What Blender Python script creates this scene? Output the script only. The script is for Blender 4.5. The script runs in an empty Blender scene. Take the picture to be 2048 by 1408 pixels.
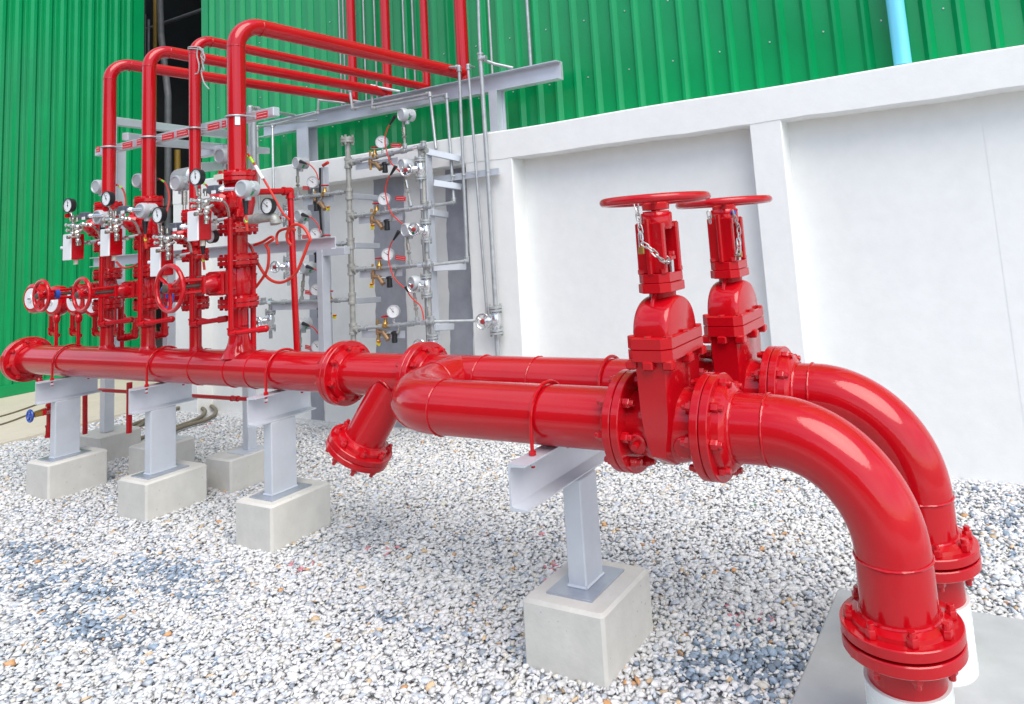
import bpy, bmesh, math, random
import numpy as np
from mathutils import Vector as V, Matrix, Quaternion
R = math.radians
random.seed(7); rng = np.random.default_rng(11)
S = bpy.context.scene
COL = S.collection

# ------------------------------------------------------------------ camera
VPX, VPY, PP, FPX, EYE = (-1410., 655.), (2000., 400.), (1219., 285.), 1417., 1.65
def cdir(x, y): return V(((x-PP[0])/FPX, -(y-PP[1])/FPX, -1.0))
ex = -cdir(*VPX).normalized(); ey = cdir(*VPY).normalized()
ey = (ey - ex*ex.dot(ey)).normalized(); ez = ex.cross(ey)
M3 = Matrix((ex, ey, ez))                       # world <- camera
CAM = V((0, 0, EYE))
cd = bpy.data.cameras.new('camera'); cam = bpy.data.objects.new('camera', cd); COL.objects.link(cam)
cam.matrix_world = Matrix.Translation(CAM) @ M3.to_4x4()
cd.sensor_width = 36; cd.lens = 36*FPX/2048
cd.shift_x = (1024-PP[0])/2048; cd.shift_y = -(704-PP[1])/2048
cd.clip_end = 2000; cd.clip_start = .05
S.camera = cam
# measured points of the photograph, read on a known vertical / level plane of the place
def ray(x, y): return M3 @ cdir(x, y)
def PY(x, y, Y): r = ray(x, y); return CAM + r*(Y/r.y)
def PX(x, y, X): r = ray(x, y); return CAM + r*(X/r.x)
def PZ(x, y, z): r = ray(x, y); return CAM + r*((z-EYE)/r.z)

# ------------------------------------------------------------------ materials
MATS = {}
def N(nt, t, **kw):
    n = nt.nodes.new(t)
    for k, v in kw.items():
        if k in n.inputs: n.inputs[k].default_value = v
        else: setattr(n, k, v)
    return n
def mat(name, col, rough=.5, metal=0., coat=0., coatr=.08, var=.0, vscale=8., bump=0., bscale=80., rvar=0., spec=.5, bdist=.002, coatior=1.5):
    m = bpy.data.materials.new(name); m.use_nodes = True
    nt = m.node_tree; b = nt.nodes['Principled BSDF']; L = nt.links.new
    b.inputs['Base Color'].default_value = (*col, 1); b.inputs['Roughness'].default_value = rough
    b.inputs['Metallic'].default_value = metal; b.inputs['Coat Weight'].default_value = coat
    b.inputs['Coat Roughness'].default_value = coatr; b.inputs['Coat IOR'].default_value = coatior; b.inputs['Specular IOR Level'].default_value = spec
    tc = N(nt, 'ShaderNodeTexCoord')
    if var:
        n = N(nt, 'ShaderNodeTexNoise'); n.inputs['Scale'].default_value = vscale; n.inputs['Detail'].default_value = 6
        n.inputs['Roughness'].default_value = .65
        L(tc.outputs['Object'], n.inputs['Vector'])
        r = N(nt, 'ShaderNodeMapRange'); r.inputs['From Min'].default_value = .3; r.inputs['From Max'].default_value = .7
        r.inputs['To Min'].default_value = 1-var; r.inputs['To Max'].default_value = 1+var
        L(n.outputs['Fac'], r.inputs['Value'])
        mx = N(nt, 'ShaderNodeVectorMath', operation='MULTIPLY'); mx.inputs[0].default_value = col
        L(r.outputs['Result'], mx.inputs[1]); L(mx.outputs[0], b.inputs['Base Color'])
        if rvar:
            r2 = N(nt, 'ShaderNodeMapRange'); r2.inputs['To Min'].default_value = max(0, rough-rvar); r2.inputs['To Max'].default_value = rough+rvar
            L(n.outputs['Fac'], r2.inputs['Value']); L(r2.outputs['Result'], b.inputs['Roughness'])
    if bump:
        n2 = N(nt, 'ShaderNodeTexNoise'); n2.inputs['Scale'].default_value = bscale; n2.inputs['Detail'].default_value = 3
        L(tc.outputs['Object'], n2.inputs['Vector'])
        bp = N(nt, 'ShaderNodeBump'); bp.inputs['Strength'].default_value = bump; bp.inputs['Distance'].default_value = bdist
        L(n2.outputs['Fac'], bp.inputs['Height']); L(bp.outputs['Normal'], b.inputs['Normal'])
        L(bp.outputs['Normal'], b.inputs['Coat Normal'])
    MATS[name] = m
    return m
RED = mat('red_gloss_paint', (.47, .0015, .007), .5, coat=.9, coatr=.10, coatior=1.52, var=.09, vscale=2.2, bump=.10, bscale=95, rvar=.06, spec=.05)
RED2 = mat('red_paint_small', (.48, .002, .007), .5, coat=.7, coatr=.11, coatior=1.5, var=.1, vscale=9, bump=.15, bscale=60, spec=.05)
SILV = mat('silver_paint', (.60, .63, .68), .40, metal=.35, var=.07, vscale=5, rvar=.1, bump=.05, bscale=120)
PLATE = mat('plate_reflect_tone', (.40, .44, .50), .35, metal=.55, var=.10, vscale=9, rvar=.1)  # base plates darker and bluer than the posts: reflection put into the colour
HUB = mat('dark_red_hub', (.30, .03, .03), .45, coat=.3)
GALV = mat('galvanised_pipe', (.43, .45, .46), .42, metal=.45, var=.18, vscale=14, rvar=.12)
GALVD = mat('weathered_pipe', (.39, .39, .36), .5, metal=.3, var=.22, vscale=16, rvar=.12)
SHEL = mat('aluminium_housing', (.50, .52, .54), .42, metal=.25, var=.06, vscale=10)
STEEL = mat('stainless_fitting', (.58, .56, .52), .25, metal=.9, var=.15, vscale=40)
CHAINM = mat('zinc_chain', (.50, .49, .47), .38, metal=.8, var=.15, vscale=30)
CHROME = mat('bright_steel', (.75, .76, .78), .2, metal=.85, var=.08, vscale=30)
BRASS = mat('brass', (.52, .30, .09), .32, metal=.8, var=.2, vscale=50)
BRONZE = mat('bronze', (.36, .22, .12), .45, metal=.6, var=.25, vscale=60)
DARKM = mat('dark_weathered_metal', (.10, .085, .07), .6, metal=.4, var=.3, vscale=40)
BLACK = mat('black_plastic', (.015, .015, .017), .4)
DIAL = mat('white_dial', (.82, .83, .84), .25, coat=.6)
WHITE = mat('white_enamel', (.80, .80, .80), .3, var=.02, vscale=6)
INK = mat('black_ink', (.02, .02, .022), .5)
BLUE = mat('blue_paint', (.02, .08, .40), .35, coat=.3)
GREENL = mat('green_label', (.02, .34, .10), .4)
LIME = mat('lime_tape', (.35, .75, .04), .4)
YEL = mat('yellow_tag', (.85, .70, .02), .4)
YELP = mat('yellow_pipe_paint', (.30, .19, .03), .4, var=.1)
TAG = mat('red_tag', (.62, .012, .02), .35)
CABLE = mat('red_cable', (.60, .035, .02), .42)
HOSE = mat('brown_hose', (.17, .145, .10), .6, var=.15, vscale=20)
ROPE = mat('grey_wire', (.35, .38, .38), .6)
RUST = mat('rusty_steel', (.13, .07, .045), .8, var=.35, vscale=25)
PVC = mat('blue_plastic_pipe', (.18, .68, .90), .25, coat=.5)
WRAP = mat('white_wrap', (.76, .78, .75), .4, var=.03, vscale=5, bump=.1, bscale=20)

def wall_mat(name, col, rough=.75, blotch=.035, bump=.2):
    m = bpy.data.materials.new(name); m.use_nodes = True
    nt = m.node_tree; b = nt.nodes['Principled BSDF']; L = nt.links.new
    tc = N(nt, 'ShaderNodeTexCoord')
    n1 = N(nt, 'ShaderNodeTexNoise'); n1.inputs['Scale'].default_value = 1.3; n1.inputs['Detail'].default_value = 8; n1.inputs['Roughness'].default_value = .7
    n2 = N(nt, 'ShaderNodeTexNoise'); n2.inputs['Scale'].default_value = 9; n2.inputs['Detail'].default_value = 8; n2.inputs['Roughness'].default_value = .6
    mp = N(nt, 'ShaderNodeMapping'); mp.inputs['Scale'].default_value = (1, 1, .35)
    L(tc.outputs['Object'], mp.inputs[0]); L(mp.outputs[0], n1.inputs['Vector']); L(tc.outputs['Object'], n2.inputs['Vector'])
    ad = N(nt, 'ShaderNodeMath', operation='ADD'); L(n1.outputs['Fac'], ad.inputs[0]); L(n2.outputs['Fac'], ad.inputs[1])
    r = N(nt, 'ShaderNodeMapRange'); r.inputs['From Min'].default_value = .7; r.inputs['From Max'].default_value = 1.3
    r.inputs['To Min'].default_value = 1-blotch; r.inputs['To Max'].default_value = 1+blotch
    L(ad.outputs[0], r.inputs['Value'])
    mx = N(nt, 'ShaderNodeVectorMath', operation='MULTIPLY'); mx.inputs[0].default_value = col
    L(r.outputs['Result'], mx.inputs[1]); L(mx.outputs[0], b.inputs['Base Color'])
    b.inputs['Roughness'].default_value = rough
    bp = N(nt, 'ShaderNodeBump'); bp.inputs['Strength'].default_value = bump; bp.inputs['Distance'].default_value = .012
    L(n2.outputs['Fac'], bp.inputs['Height']); L(bp.outputs['Normal'], b.inputs['Normal'])
    return m
WALLM = wall_mat('white_render', (.815, .82, .795))
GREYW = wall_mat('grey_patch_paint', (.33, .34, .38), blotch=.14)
CONC = wall_mat('footing_concrete', (.59, .575, .53), .85, blotch=.10, bump=.35)
def pits(m):
    nt = m.node_tree; L = nt.links.new; b = nt.nodes['Principled BSDF']; src = b.inputs['Base Color'].links[0].from_socket
    tc = N(nt, 'ShaderNodeTexCoord'); vo = N(nt, 'ShaderNodeTexVoronoi'); vo.inputs['Scale'].default_value = 26
    L(tc.outputs['Object'], vo.inputs['Vector'])
    sp = N(nt, 'ShaderNodeSeparateColor'); L(vo.outputs['Color'], sp.inputs[0])
    th = N(nt, 'ShaderNodeMath', operation='MULTIPLY_ADD'); th.inputs[1].default_value = .16; th.inputs[2].default_value = -.045; L(sp.outputs[0], th.inputs[0])
    lt = N(nt, 'ShaderNodeMath', operation='LESS_THAN'); L(vo.outputs['Distance'], lt.inputs[0]); L(th.outputs[0], lt.inputs[1])
    mr = N(nt, 'ShaderNodeMapRange'); mr.inputs['To Min'].default_value = 1; mr.inputs['To Max'].default_value = .72; L(lt.outputs[0], mr.inputs['Value'])
    vm = N(nt, 'ShaderNodeVectorMath', operation='MULTIPLY'); L(src, vm.inputs[0]); L(mr.outputs['Result'], vm.inputs[1]); L(vm.outputs[0], b.inputs['Base Color'])
pits(CONC)
PADM = wall_mat('pad_concrete', (.42, .43, .43), .8, blotch=.10, bump=.2)
PAVE = wall_mat('pavement_concrete', (.58, .52, .42), .85, blotch=.07)
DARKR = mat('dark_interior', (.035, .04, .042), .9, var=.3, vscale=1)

def clad_mat(name, col):
    m = mat(name, col, .5, coat=.55, coatr=.17, coatior=1.65, spec=.05, var=.10, vscale=1.2, rvar=.06)
    return m
GREEN = clad_mat('green_cladding', (.001, .28, .085))

# ------------------------------------------------------------------ mesh builder
def basis(d):
    d = V(d).normalized()
    a = V((0, 0, 1)) if abs(d.z) < .9 else V((1, 0, 0))
    u = a.cross(d).normalized(); v = d.cross(u)
    return u, v, d
class MB:
    def __init__(s): s.bm = bmesh.new(); s.mats = []
    def mi(s, m):
        if m not in s.mats: s.mats.append(m)
        return s.mats.index(m)
    def face(s, vs, m):
        try: f = s.bm.faces.new(vs); f.material_index = s.mi(m); return f
        except ValueError: return None
    def rings(s, rings, m, closed=False, cap0=True, cap1=True):
        n = len(rings[0]); rr = [[s.bm.verts.new(p) for p in r] for r in rings]
        k = len(rr)
        for i in range(k if closed else k-1):
            a, b = rr[i], rr[(i+1) % k]
            for j in range(n): s.face((a[j], a[(j+1) % n], b[(j+1) % n], b[j]), m)
        if not closed:
            if cap0: s.face(rr[0][::-1], m)
            if cap1: s.face(rr[-1], m)
    def box(s, c, size, m, rot=None, bev=0.):
        c = V(c); sx, sy, sz = [a/2 for a in size]
        rot = rot or Matrix.Identity(3)
        if bev <= 0:
            P = [c + rot @ V((x*sx, y*sy, z*sz)) for z in (-1, 1) for (x, y) in ((-1, -1), (1, -1), (1, 1), (-1, 1))]
            s.rings([P[:4], P[4:]], m)
        else:
            g = []
            for z, k in ((-sz, bev), (-sz+bev, 0), (sz-bev, 0), (sz, bev)):
                ring = []
                for (x, y) in ((-1, -1), (1, -1), (1, 1), (-1, 1)):
                    X, Y = x*(sx-k), y*(sy-k)
                    if x*y > 0: pts = [(X-x*0, Y-y*bev), (X-x*bev, Y)]
                    else: pts = [(X-x*bev, Y), (X, Y-y*bev)]
                    # order counter-clockwise
                    if (x, y) == (-1, -1): pts = [(X, Y+bev), (X+bev, Y)]
                    if (x, y) == (1, -1): pts = [(X-bev, Y), (X, Y+bev)]
                    if (x, y) == (1, 1): pts = [(X, Y-bev), (X-bev, Y)]
                    if (x, y) == (-1, 1): pts = [(X+bev, Y), (X, Y-bev)]
                    ring += [c + rot @ V((a, b, z)) for a, b in pts]
                g.append(ring)
            s.rings(g, m)
    def bx(s, lo, hi, m, bev=0.):
        lo, hi = V(lo), V(hi); s.box((lo+hi)/2, [abs(a) for a in (hi-lo)], m, bev=bev)
    def lathe(s, prof, o, d, m, seg=24, cap0=True, cap1=True, ph=0.):
        u, v, d = basis(d); o = V(o)
        s.rings([[o + d*h + (u*math.cos(ph+2*math.pi*j/seg) + v*math.sin(ph+2*math.pi*j/seg))*max(r, 1e-5) for j in range(seg)] for r, h in prof], m, cap0=cap0, cap1=cap1)
    def cyl(s, p0, p1, r, m, seg=16, r1=None, bev=0.):
        p0, p1 = V(p0), V(p1); L = (p1-p0).length
        r1 = r if r1 is None else r1
        pr = [(r, 0), (r1, L)] if not bev else [(r-bev, 0), (r, bev), (r1, L-bev), (r1-bev, L)]
        s.lathe(pr, p0, p1-p0, m, seg)
    def tube(s, pts, r, m, seg=10, closed=False):
        pts = [V(p) for p in pts]
        if not isinstance(r, (list, tuple)):
            pts = [p for i, p in enumerate(pts) if i == 0 or (p-pts[i-1]).length > 1e-5]
        n = len(pts)
        tang = []
        for i in range(n):
            a = pts[(i-1) % n] if closed or i else pts[i]; b = pts[(i+1) % n] if closed or i < n-1 else pts[i]
            tang.append((b-a).normalized())
        u, v, _ = basis(tang[0]); out = []
        for i in range(n):
            if i:
                q = tang[i-1].rotation_difference(tang[i]); u = q @ u
            u = (u - tang[i]*u.dot(tang[i])).normalized(); v = tang[i].cross(u)
            rr = r[i] if isinstance(r, (list, tuple)) else r
            out.append([pts[i] + (u*math.cos(2*math.pi*j/seg)+v*math.sin(2*math.pi*j/seg))*rr for j in range(seg)])
        s.rings(out, m, closed=closed)
    def ring(s, c, d, Rr, r, m, segR=40, segr=8, wob=0.):
        u, v, d = basis(d); c = V(c)
        pts = [c + (u*math.cos(t)+v*math.sin(t))*(Rr) for t in [2*math.pi*k/segR for k in range(segR)]]
        if wob:
            out = []
            for k in range(segR):
                t = 2*math.pi*k/segR; rad = u*math.cos(t)+v*math.sin(t)
                w = r*(1+wob*(random.random()-.5)); off = d*(r*wob*.7*(random.random()-.5))
                out.append([c+rad*Rr+off+(rad*math.cos(a)+d*math.sin(a))*w for a in [2*math.pi*j/segr for j in range(segr)]])
            s.rings(out, m, closed=True)
        else: s.tube(pts, r, m, segr, closed=True)
    def sph(s, c, r, m, seg=12):
        s.lathe([(r*math.sin(math.pi*k/8), -r*math.cos(math.pi*k/8)) for k in range(9)], c, (0, 0, 1), m, seg)
    def prism(s, poly, o, u, v, depth, m):
        o, u, v = V(o), V(u), V(v); w = u.cross(v).normalized()
        s.rings([[o+u*a+v*b-w*depth/2 for a, b in poly], [o+u*a+v*b+w*depth/2 for a, b in poly]], m)
    def build(s, name, parent=None, loc=None, sharp=32):
        bmesh.ops.recalc_face_normals(s.bm, faces=s.bm.faces)
        me = bpy.data.meshes.new(name); s.bm.to_mesh(me); s.bm.free()
        for m in s.mats: me.materials.append(m)
        me.polygons.foreach_set('use_smooth', [True]*len(me.polygons))
        me.set_sharp_from_angle(angle=R(sharp))
        o = bpy.data.objects.new(name, me); COL.objects.link(o)
        if parent: o.parent = parent
        if loc: o.location = loc
        return o
def tag(o, label=None, cat=None, group=None, kind=None):
    if label: o['label'] = label
    if cat: o['category'] = cat
    if group: o['group'] = group
    if kind: o['kind'] = kind
    return o
def thing(name, label, cat, loc=(0, 0, 0), group=None):
    o = bpy.data.objects.new(name, None); COL.objects.link(o); o.location = loc
    o.empty_display_size = .05
    return tag(o, label, cat, group)
def copy_tree(o, parent=None):
    c = o.copy(); COL.objects.link(c); c.parent = parent
    for ch in list(o.children): copy_tree(ch, c)
    return c
def bend(pts, rad, n=10):
    """polyline with filleted corners"""
    pts = [V(p) for p in pts]; out = [pts[0]]
    for i in range(1, len(pts)-1):
        a, b, c = pts[i-1], pts[i], pts[i+1]
        d0, d1 = (a-b).normalized(), (c-b).normalized()
        ang = d0.angle(d1); t = rad/math.tan(ang/2)
        p0, p1 = b+d0*t, b+d1*t
        cen = b + (d0+d1).normalized()*(rad/math.sin(ang/2))
        q = (p0-cen).rotation_difference(p1-cen)
        for k in range(n+1):
            out.append(cen + Quaternion((1, 0, 0, 0)).slerp(q, k/n) @ (p0-cen))
    out.append(pts[-1]); return out
def spline(pts, n=8):
    pts = [V(p) for p in pts]; P = [pts[0]*2-pts[1]] + pts + [pts[-1]*2-pts[-2]]; out = []
    for i in range(1, len(P)-2):
        a, b, c, d = P[i-1:i+3]
        for k in range(n):
            t = k/n
            out.append(.5*((2*b)+(c-a)*t+(2*a-5*b+4*c-d)*t*t+(3*b-a-3*c+d)*t**3))
    out.append(pts[-1]); return out

# ------------------------------------------------------------------ bolts and flanges
_bolt = {}
def bolt_mesh(r, L, m=RED):
    k = (round(r, 4), round(L, 4), m.name)
    if k not in _bolt:
        b = MB(); h = r*1.5
        for sgn in (-1, 1):                       # hex nuts on either face
            b.lathe([(r*.86, sgn*L/2), (r, sgn*(L/2+.12*h)), (r, sgn*(L/2+.85*h)), (r*.85, sgn*(L/2+h))], (0, 0, 0), (0, 0, 1), m, 6)
        b.lathe([(r*.55, -L/2-h*1.55), (r*.62, -L/2-h*1.45), (r*.62, L/2+h*1.45), (r*.55, L/2+h*1.55)], (0, 0, 0), (0, 0, 1), m, 10)
        o = b.build('bolt'); _bolt[k] = o.data; bpy.data.objects.remove(o)
    return _bolt[k]
def bolts(parent, c, d, Rb, n, r, L, ph=0., m=RED):
    me = bolt_mesh(r, L, m); u, v, d = basis(d)
    q = V((0, 0, 1)).rotation_difference(d)
    for k in range(n):
        t = ph + 2*math.pi*k/n
        o = bpy.data.objects.new('bolt', me); COL.objects.link(o); o.parent = parent
        o.location = V(c) + (u*math.cos(t)+v*math.sin(t))*Rb
        o.rotation_mode = 'QUATERNION'; o.rotation_quaternion = q @ Quaternion((0, 0, 1), random.random()*6)
def flange(b, c, d, Rf, th, r, m=RED, hub=.0, seg=56, weld=True):
    """disc from c along d (thickness th), optional raised hub and weld on the pipe side"""
    e = .003
    prof = [(r*.9, 0), (Rf-e, 0), (Rf, e), (Rf, th-e), (Rf-e, th)]
    if hub: prof += [(r+.035, th), (r+.032, th+hub*.6), (r+.012, th+hub), (r*.98, th+hub+.004)]
    else: prof += [(r*.9, th)]
    b.lathe(prof, c, d, m, seg)
    if weld:
        b.ring(V(c)+V(d).normalized()*(th+hub+.002), d, r+.003, .006, m, 48, 6, wob=.5)
X_, Y_, Z_ = V((1, 0, 0)), V((0, 1, 0)), V((0, 0, 1))
# ================================================================== light
SUN_EL, SUN_AZ = 54., 125.        # sun high, in front of the wall and to the right
W = bpy.data.worlds.new('World'); S.world = W; W.use_nodes = True
wn = W.node_tree; bg = wn.nodes['Background']
sky = N(wn, 'ShaderNodeTexSky', sky_type='NISHITA'); sky.sun_disc = False
sky.sun_elevation = R(SUN_EL); sky.sun_rotation = R(SUN_AZ); sky.altitude = 0; sky.air_density = 1.0; sky.dust_density = 1.; sky.ozone_density = 1.0
# thin broken cloud over the blue
wt = N(wn, 'ShaderNodeTexCoord'); wm = N(wn, 'ShaderNodeMapping'); wm.inputs['Scale'].default_value = (1, 1, 2.2)
cn = N(wn, 'ShaderNodeTexNoise'); cn.inputs['Scale'].default_value = 2.4; cn.inputs['Detail'].default_value = 7; cn.inputs['Roughness'].default_value = .6
cr = N(wn, 'ShaderNodeMapRange'); cr.inputs['From Min'].default_value = .42; cr.inputs['From Max'].default_value = .66
hs = N(wn, 'ShaderNodeMix', data_type='RGBA'); hs.inputs['B'].default_value = (9.5, 9.7, 10.2, 1)
cm = N(wn, 'ShaderNodeMath', operation='MULTIPLY'); cm.inputs[1].default_value = .5
wl = wn.links.new
wl(wt.outputs['Generated'], wm.inputs[0]); wl(wm.outputs[0], cn.inputs['Vector']); wl(cn.outputs['Fac'], cr.inputs['Value'])
wl(cr.outputs['Result'], cm.inputs[0]); wl(cm.outputs[0], hs.inputs['Factor'])
wl(sky.outputs[0], hs.inputs['A']); wl(hs.outputs['Result'], bg.inputs['Color'])
bg.inputs['Strength'].default_value = .15
sd = bpy.data.lights.new('sun', 'SUN'); sd.energy = 2.0; sd.angle = R(48); sd.color = (1, .95, .86)
so = bpy.data.objects.new('sun', sd); COL.objects.link(so)
# direction towards the sun: +X right, -Y towards the viewer
az = R(SUN_AZ)
sdir = V((math.sin(az)*math.cos(R(SUN_EL)), math.cos(az)*math.cos(R(SUN_EL)), math.sin(R(SUN_EL))))
so.rotation_mode = 'QUATERNION'; so.rotation_quaternion = V((0, 0, 1)).rotation_difference(sdir)
so.location = (3, -3, 8)
S.view_settings.view_transform = 'Standard'; S.view_settings.look = 'None'
S.view_settings.exposure = .64; S.view_settings.gamma = 1

# ================================================================== ground
m = bpy.data.materials.new('gravel_bed'); m.use_nodes = True
nt = m.node_tree; b = nt.nodes['Principled BSDF']; L = nt.links.new
tc = N(nt, 'ShaderNodeTexCoord'); vo = N(nt, 'ShaderNodeTexVoronoi'); vo.inputs['Scale'].default_value = 38
L(tc.outputs['Object'], vo.inputs['Vector'])
cr2 = N(nt, 'ShaderNodeValToRGB'); e = cr2.color_ramp.elements
e[0].color = (.50, .51, .52, 1); e[1].color = (.70, .70, .69, 1)
L(vo.outputs['Color'], cr2.inputs['Fac']); L(cr2.outputs['Color'], b.inputs['Base Color']); b.inputs['Roughness'].default_value = .85
bp = N(nt, 'ShaderNodeBump'); bp.inputs['Strength'].default_value = .8; bp.inputs['Distance'].default_value = .02; bp.invert = True
L(vo.outputs['Distance'], bp.inputs['Height']); L(bp.outputs['Normal'], b.inputs['Normal'])
g = MB(); g.face([g.bm.verts.new(p) for p in ((-9.5, -1.2, -.022), (3.4, -1.2, -.022), (3.4, 5.3, -.022), (-9.5, 5.3, -.022))], m)
tag(g.build('yard'), kind='structure')
DIRT = wall_mat('dark_earth', (.30, .30, .28), .95, blotch=.2, bump=.6)
g = MB(); g.face([g.bm.verts.new(p) for p in ((-400, -400, -.06), (400, -400, -.06), (400, 400, -.06), (-400, 400, -.06))], DIRT)
tag(g.build('ground'), kind='structure')
# unseen blocker added behind the viewer, mirrored as a dark horizon in the paint
BLOCKM = wall_mat('blocker_matte', (.16, .16, .13), .95, blotch=.5, bump=1.)
g = MB(); rr = random.Random(5); rows = []
for j, (yy, hh) in enumerate(((-9, -.2), (-10.5, 4.6), (-12, 7.2), (-15, 8.6), (-24, 9.2), (-45, 6), (-60, -.2))):
    rows.append([V((x, yy+(rr.uniform(-.5, .5) if j else 0), max(-.2, (hh+(rr.uniform(-.6, .6) if 0 < j < 6 else 0))*min(1, max(0, (10-x)/14))))) for x in range(-80, 11, 2)])
vr = [[g.bm.verts.new(p) for p in r_] for r_ in rows]
for a_, c_ in zip(vr, vr[1:]):
    for j in range(len(a_)-1): g.face((a_[j], a_[j+1], c_[j+1], c_[j]), BLOCKM)
tag(g.build('unseen_blocker'), kind='structure')
# pavement slab at the far left
g = MB(); g.bx((-12.6, -7.5, -.1), (-8.82, 6.6, .02), PAVE)
tag(g.build('pavement'), kind='structure')

# ---- loose crushed stone: one uncountable mass
def stones():
    shapes = []
    for k in range(18):
        bm = bmesh.new()
        sc = (1, random.uniform(.62, .9), random.uniform(.36, .58))
        for _ in range(random.choice((9, 10, 11, 12))):
            v = V((random.gauss(0, 1), random.gauss(0, 1), random.gauss(0, 1))).normalized()*random.uniform(.82, 1.1)
            bm.verts.new((v.x*sc[0], v.y*sc[1], v.z*sc[2]))
        bmesh.ops.convex_hull(bm, input=bm.verts)
        bmesh.ops.delete(bm, geom=[v for v in bm.verts if not v.link_faces], context='VERTS')
        bmesh.ops.triangulate(bm, faces=bm.faces); bm.verts.index_update()
        shapes.append((np.array([v.co[:] for v in bm.verts], np.float32), np.array([[v.index for v in f.verts] for f in bm.faces], np.int32)))
        bm.free()
    pts = []
    def fill(x0, x1, y0, y1, s):
        nx, ny = int((x1-x0)/s), int((y1-y0)/s)
        gx, gy = np.meshgrid(np.arange(nx), np.arange(ny))
        p = np.stack([x0+(gx.ravel()+.5)*s, y0+(gy.ravel()+.5)*s], 1) + rng.uniform(-.62, .62, (nx*ny, 2))*s
        z = rng.uniform(-.009, .002, nx*ny)
        pts.append(np.column_stack([p, z]))
    fill(-5.0, 1.6, 1.0, 4.80, .0178); fill(-8.84, -5.0, 1.0, 4.80, .021); fill(-3.2, .9, .3, 1.0, .022)
    fill(-8.84, -8.5, 4.8, 5.4, .03)
    ncoarse = sum(len(p) for p in pts)
    fill(-6.5, 1.6, .9, 4.80, .0235); pts[-1][:, 2] -= .008
    P = np.concatenate(pts); n = len(P); small = np.arange(n) >= ncoarse
    x, y = P[:, 0], P[:, 1]
    keep = ~((x > -.83) & (x < 2.2) & (y > 1.2) & (y < 3.34))
    for (bx, by, hx, hy) in FOOT: keep &= ~((abs(x-bx) < hx-.012) & (abs(y-by) < hy-.012))
    P = P[keep]; small = small[keep]; n = len(P); x, y = P[:, 0], P[:, 1]
    # gentle unevenness of the raked surface
    P[:, 2] += .005*np.sin(x*3.1+y*1.7)+.004*np.sin(x*1.3-y*4.1+1)+.002*np.sin(x*7+y*6)
    P[:, 2] += .03*np.clip((y-4.45)/.35, 0, 1)*(x > -5)
    size = np.clip(rng.lognormal(math.log(.0172), .30, n), .009, .034).astype(np.float32); size[small] *= .62
    # colours: pale limestone, bluish grey, tan, a few ochre; bluish darker drifts
    t = rng.random(n); c = np.empty((n, 3))
    lv = rng.uniform(.58, .73, n)[:, None]; c[:] = lv*np.array([1.0, .997, .985])
    def setc(mk, lo, hi, tint): c[mk] = rng.uniform(lo, hi, mk.sum())[:, None]*np.array(tint)
    setc(t < .14, .48, .62, (.93, 1.0, 1.09)); setc(t < .025, .28, .42, (.90, 1.0, 1.12))
    setc((t > .945), .52, .68, (1.04, .98, .86)); setc(t > .985, .42, .56, (1.22, .90, .56)); setc(t > .996, .34, .46, (1.40, .76, .36))
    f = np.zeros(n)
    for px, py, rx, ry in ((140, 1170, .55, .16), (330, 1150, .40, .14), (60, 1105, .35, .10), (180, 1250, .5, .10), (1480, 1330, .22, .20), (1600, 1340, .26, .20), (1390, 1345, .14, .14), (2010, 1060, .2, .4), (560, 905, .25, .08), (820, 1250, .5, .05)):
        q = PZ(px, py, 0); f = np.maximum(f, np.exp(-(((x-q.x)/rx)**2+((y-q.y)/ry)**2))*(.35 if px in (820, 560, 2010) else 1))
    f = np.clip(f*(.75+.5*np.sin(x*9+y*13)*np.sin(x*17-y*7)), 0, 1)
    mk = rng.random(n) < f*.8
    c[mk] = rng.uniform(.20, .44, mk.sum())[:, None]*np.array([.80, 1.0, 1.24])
    for px, py in ((1060, 1060), (1085, 1120), (1100, 1150), (1500, 1230), (600, 1130), (760, 1100), (420, 850), (1480, 1225)):
        q = PZ(px, py, 0); mk = (np.hypot(x-q.x, y-q.y) < .10) & (rng.random(n) < .045); c[mk] = (.60, .24, .27)
    q = PZ(1508, 1013, 0); mk = np.hypot(x-q.x, y-q.y) < .016; c[mk] = (.02, .4, .2)
    # random orientation, mostly lying flat
    yaw = rng.uniform(0, 6.283, n); tx = rng.normal(0, .19, n); ty = rng.normal(0, .19, n)
    cz, sz, cx, sx, cy, sy = np.cos(yaw), np.sin(yaw), np.cos(tx), np.sin(tx), np.cos(ty), np.sin(ty)
    Rz = np.zeros((n, 3, 3)); Rz[:, 0, 0] = cz; Rz[:, 0, 1] = -sz; Rz[:, 1, 0] = sz; Rz[:, 1, 1] = cz; Rz[:, 2, 2] = 1
    Rx = np.zeros((n, 3, 3)); Rx[:, 0, 0] = 1; Rx[:, 1, 1] = cx; Rx[:, 1, 2] = -sx; Rx[:, 2, 1] = sx; Rx[:, 2, 2] = cx
    Ry = np.zeros((n, 3, 3)); Ry[:, 0, 0] = cy; Ry[:, 0, 2] = sy; Ry[:, 1, 1] = 1; Ry[:, 2, 0] = -sy; Ry[:, 2, 2] = cy
    RT = (Rx @ Ry @ Rz).astype(np.float32); which = rng.integers(0, len(shapes), n)
    vs, ts, cs, off = [], [], [], 0
    for k, (sv, st) in enumerate(shapes):
        idx = np.nonzero(which == k)[0]
        if not len(idx): continue
        q = np.einsum('nij,vj->nvi', RT[idx], sv)*size[idx][:, None, None] + P[idx][:, None, :].astype(np.float32)
        nv = len(sv)
        vs.append(q.reshape(-1, 3)); ts.append((st[None]+(np.arange(len(idx))*nv)[:, None, None]+off).reshape(-1, 3)); off += nv*len(idx)
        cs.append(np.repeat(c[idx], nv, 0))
    vs = np.concatenate(vs).astype(np.float32); ts = np.concatenate(ts).astype(np.int32); cs = np.concatenate(cs)
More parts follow.
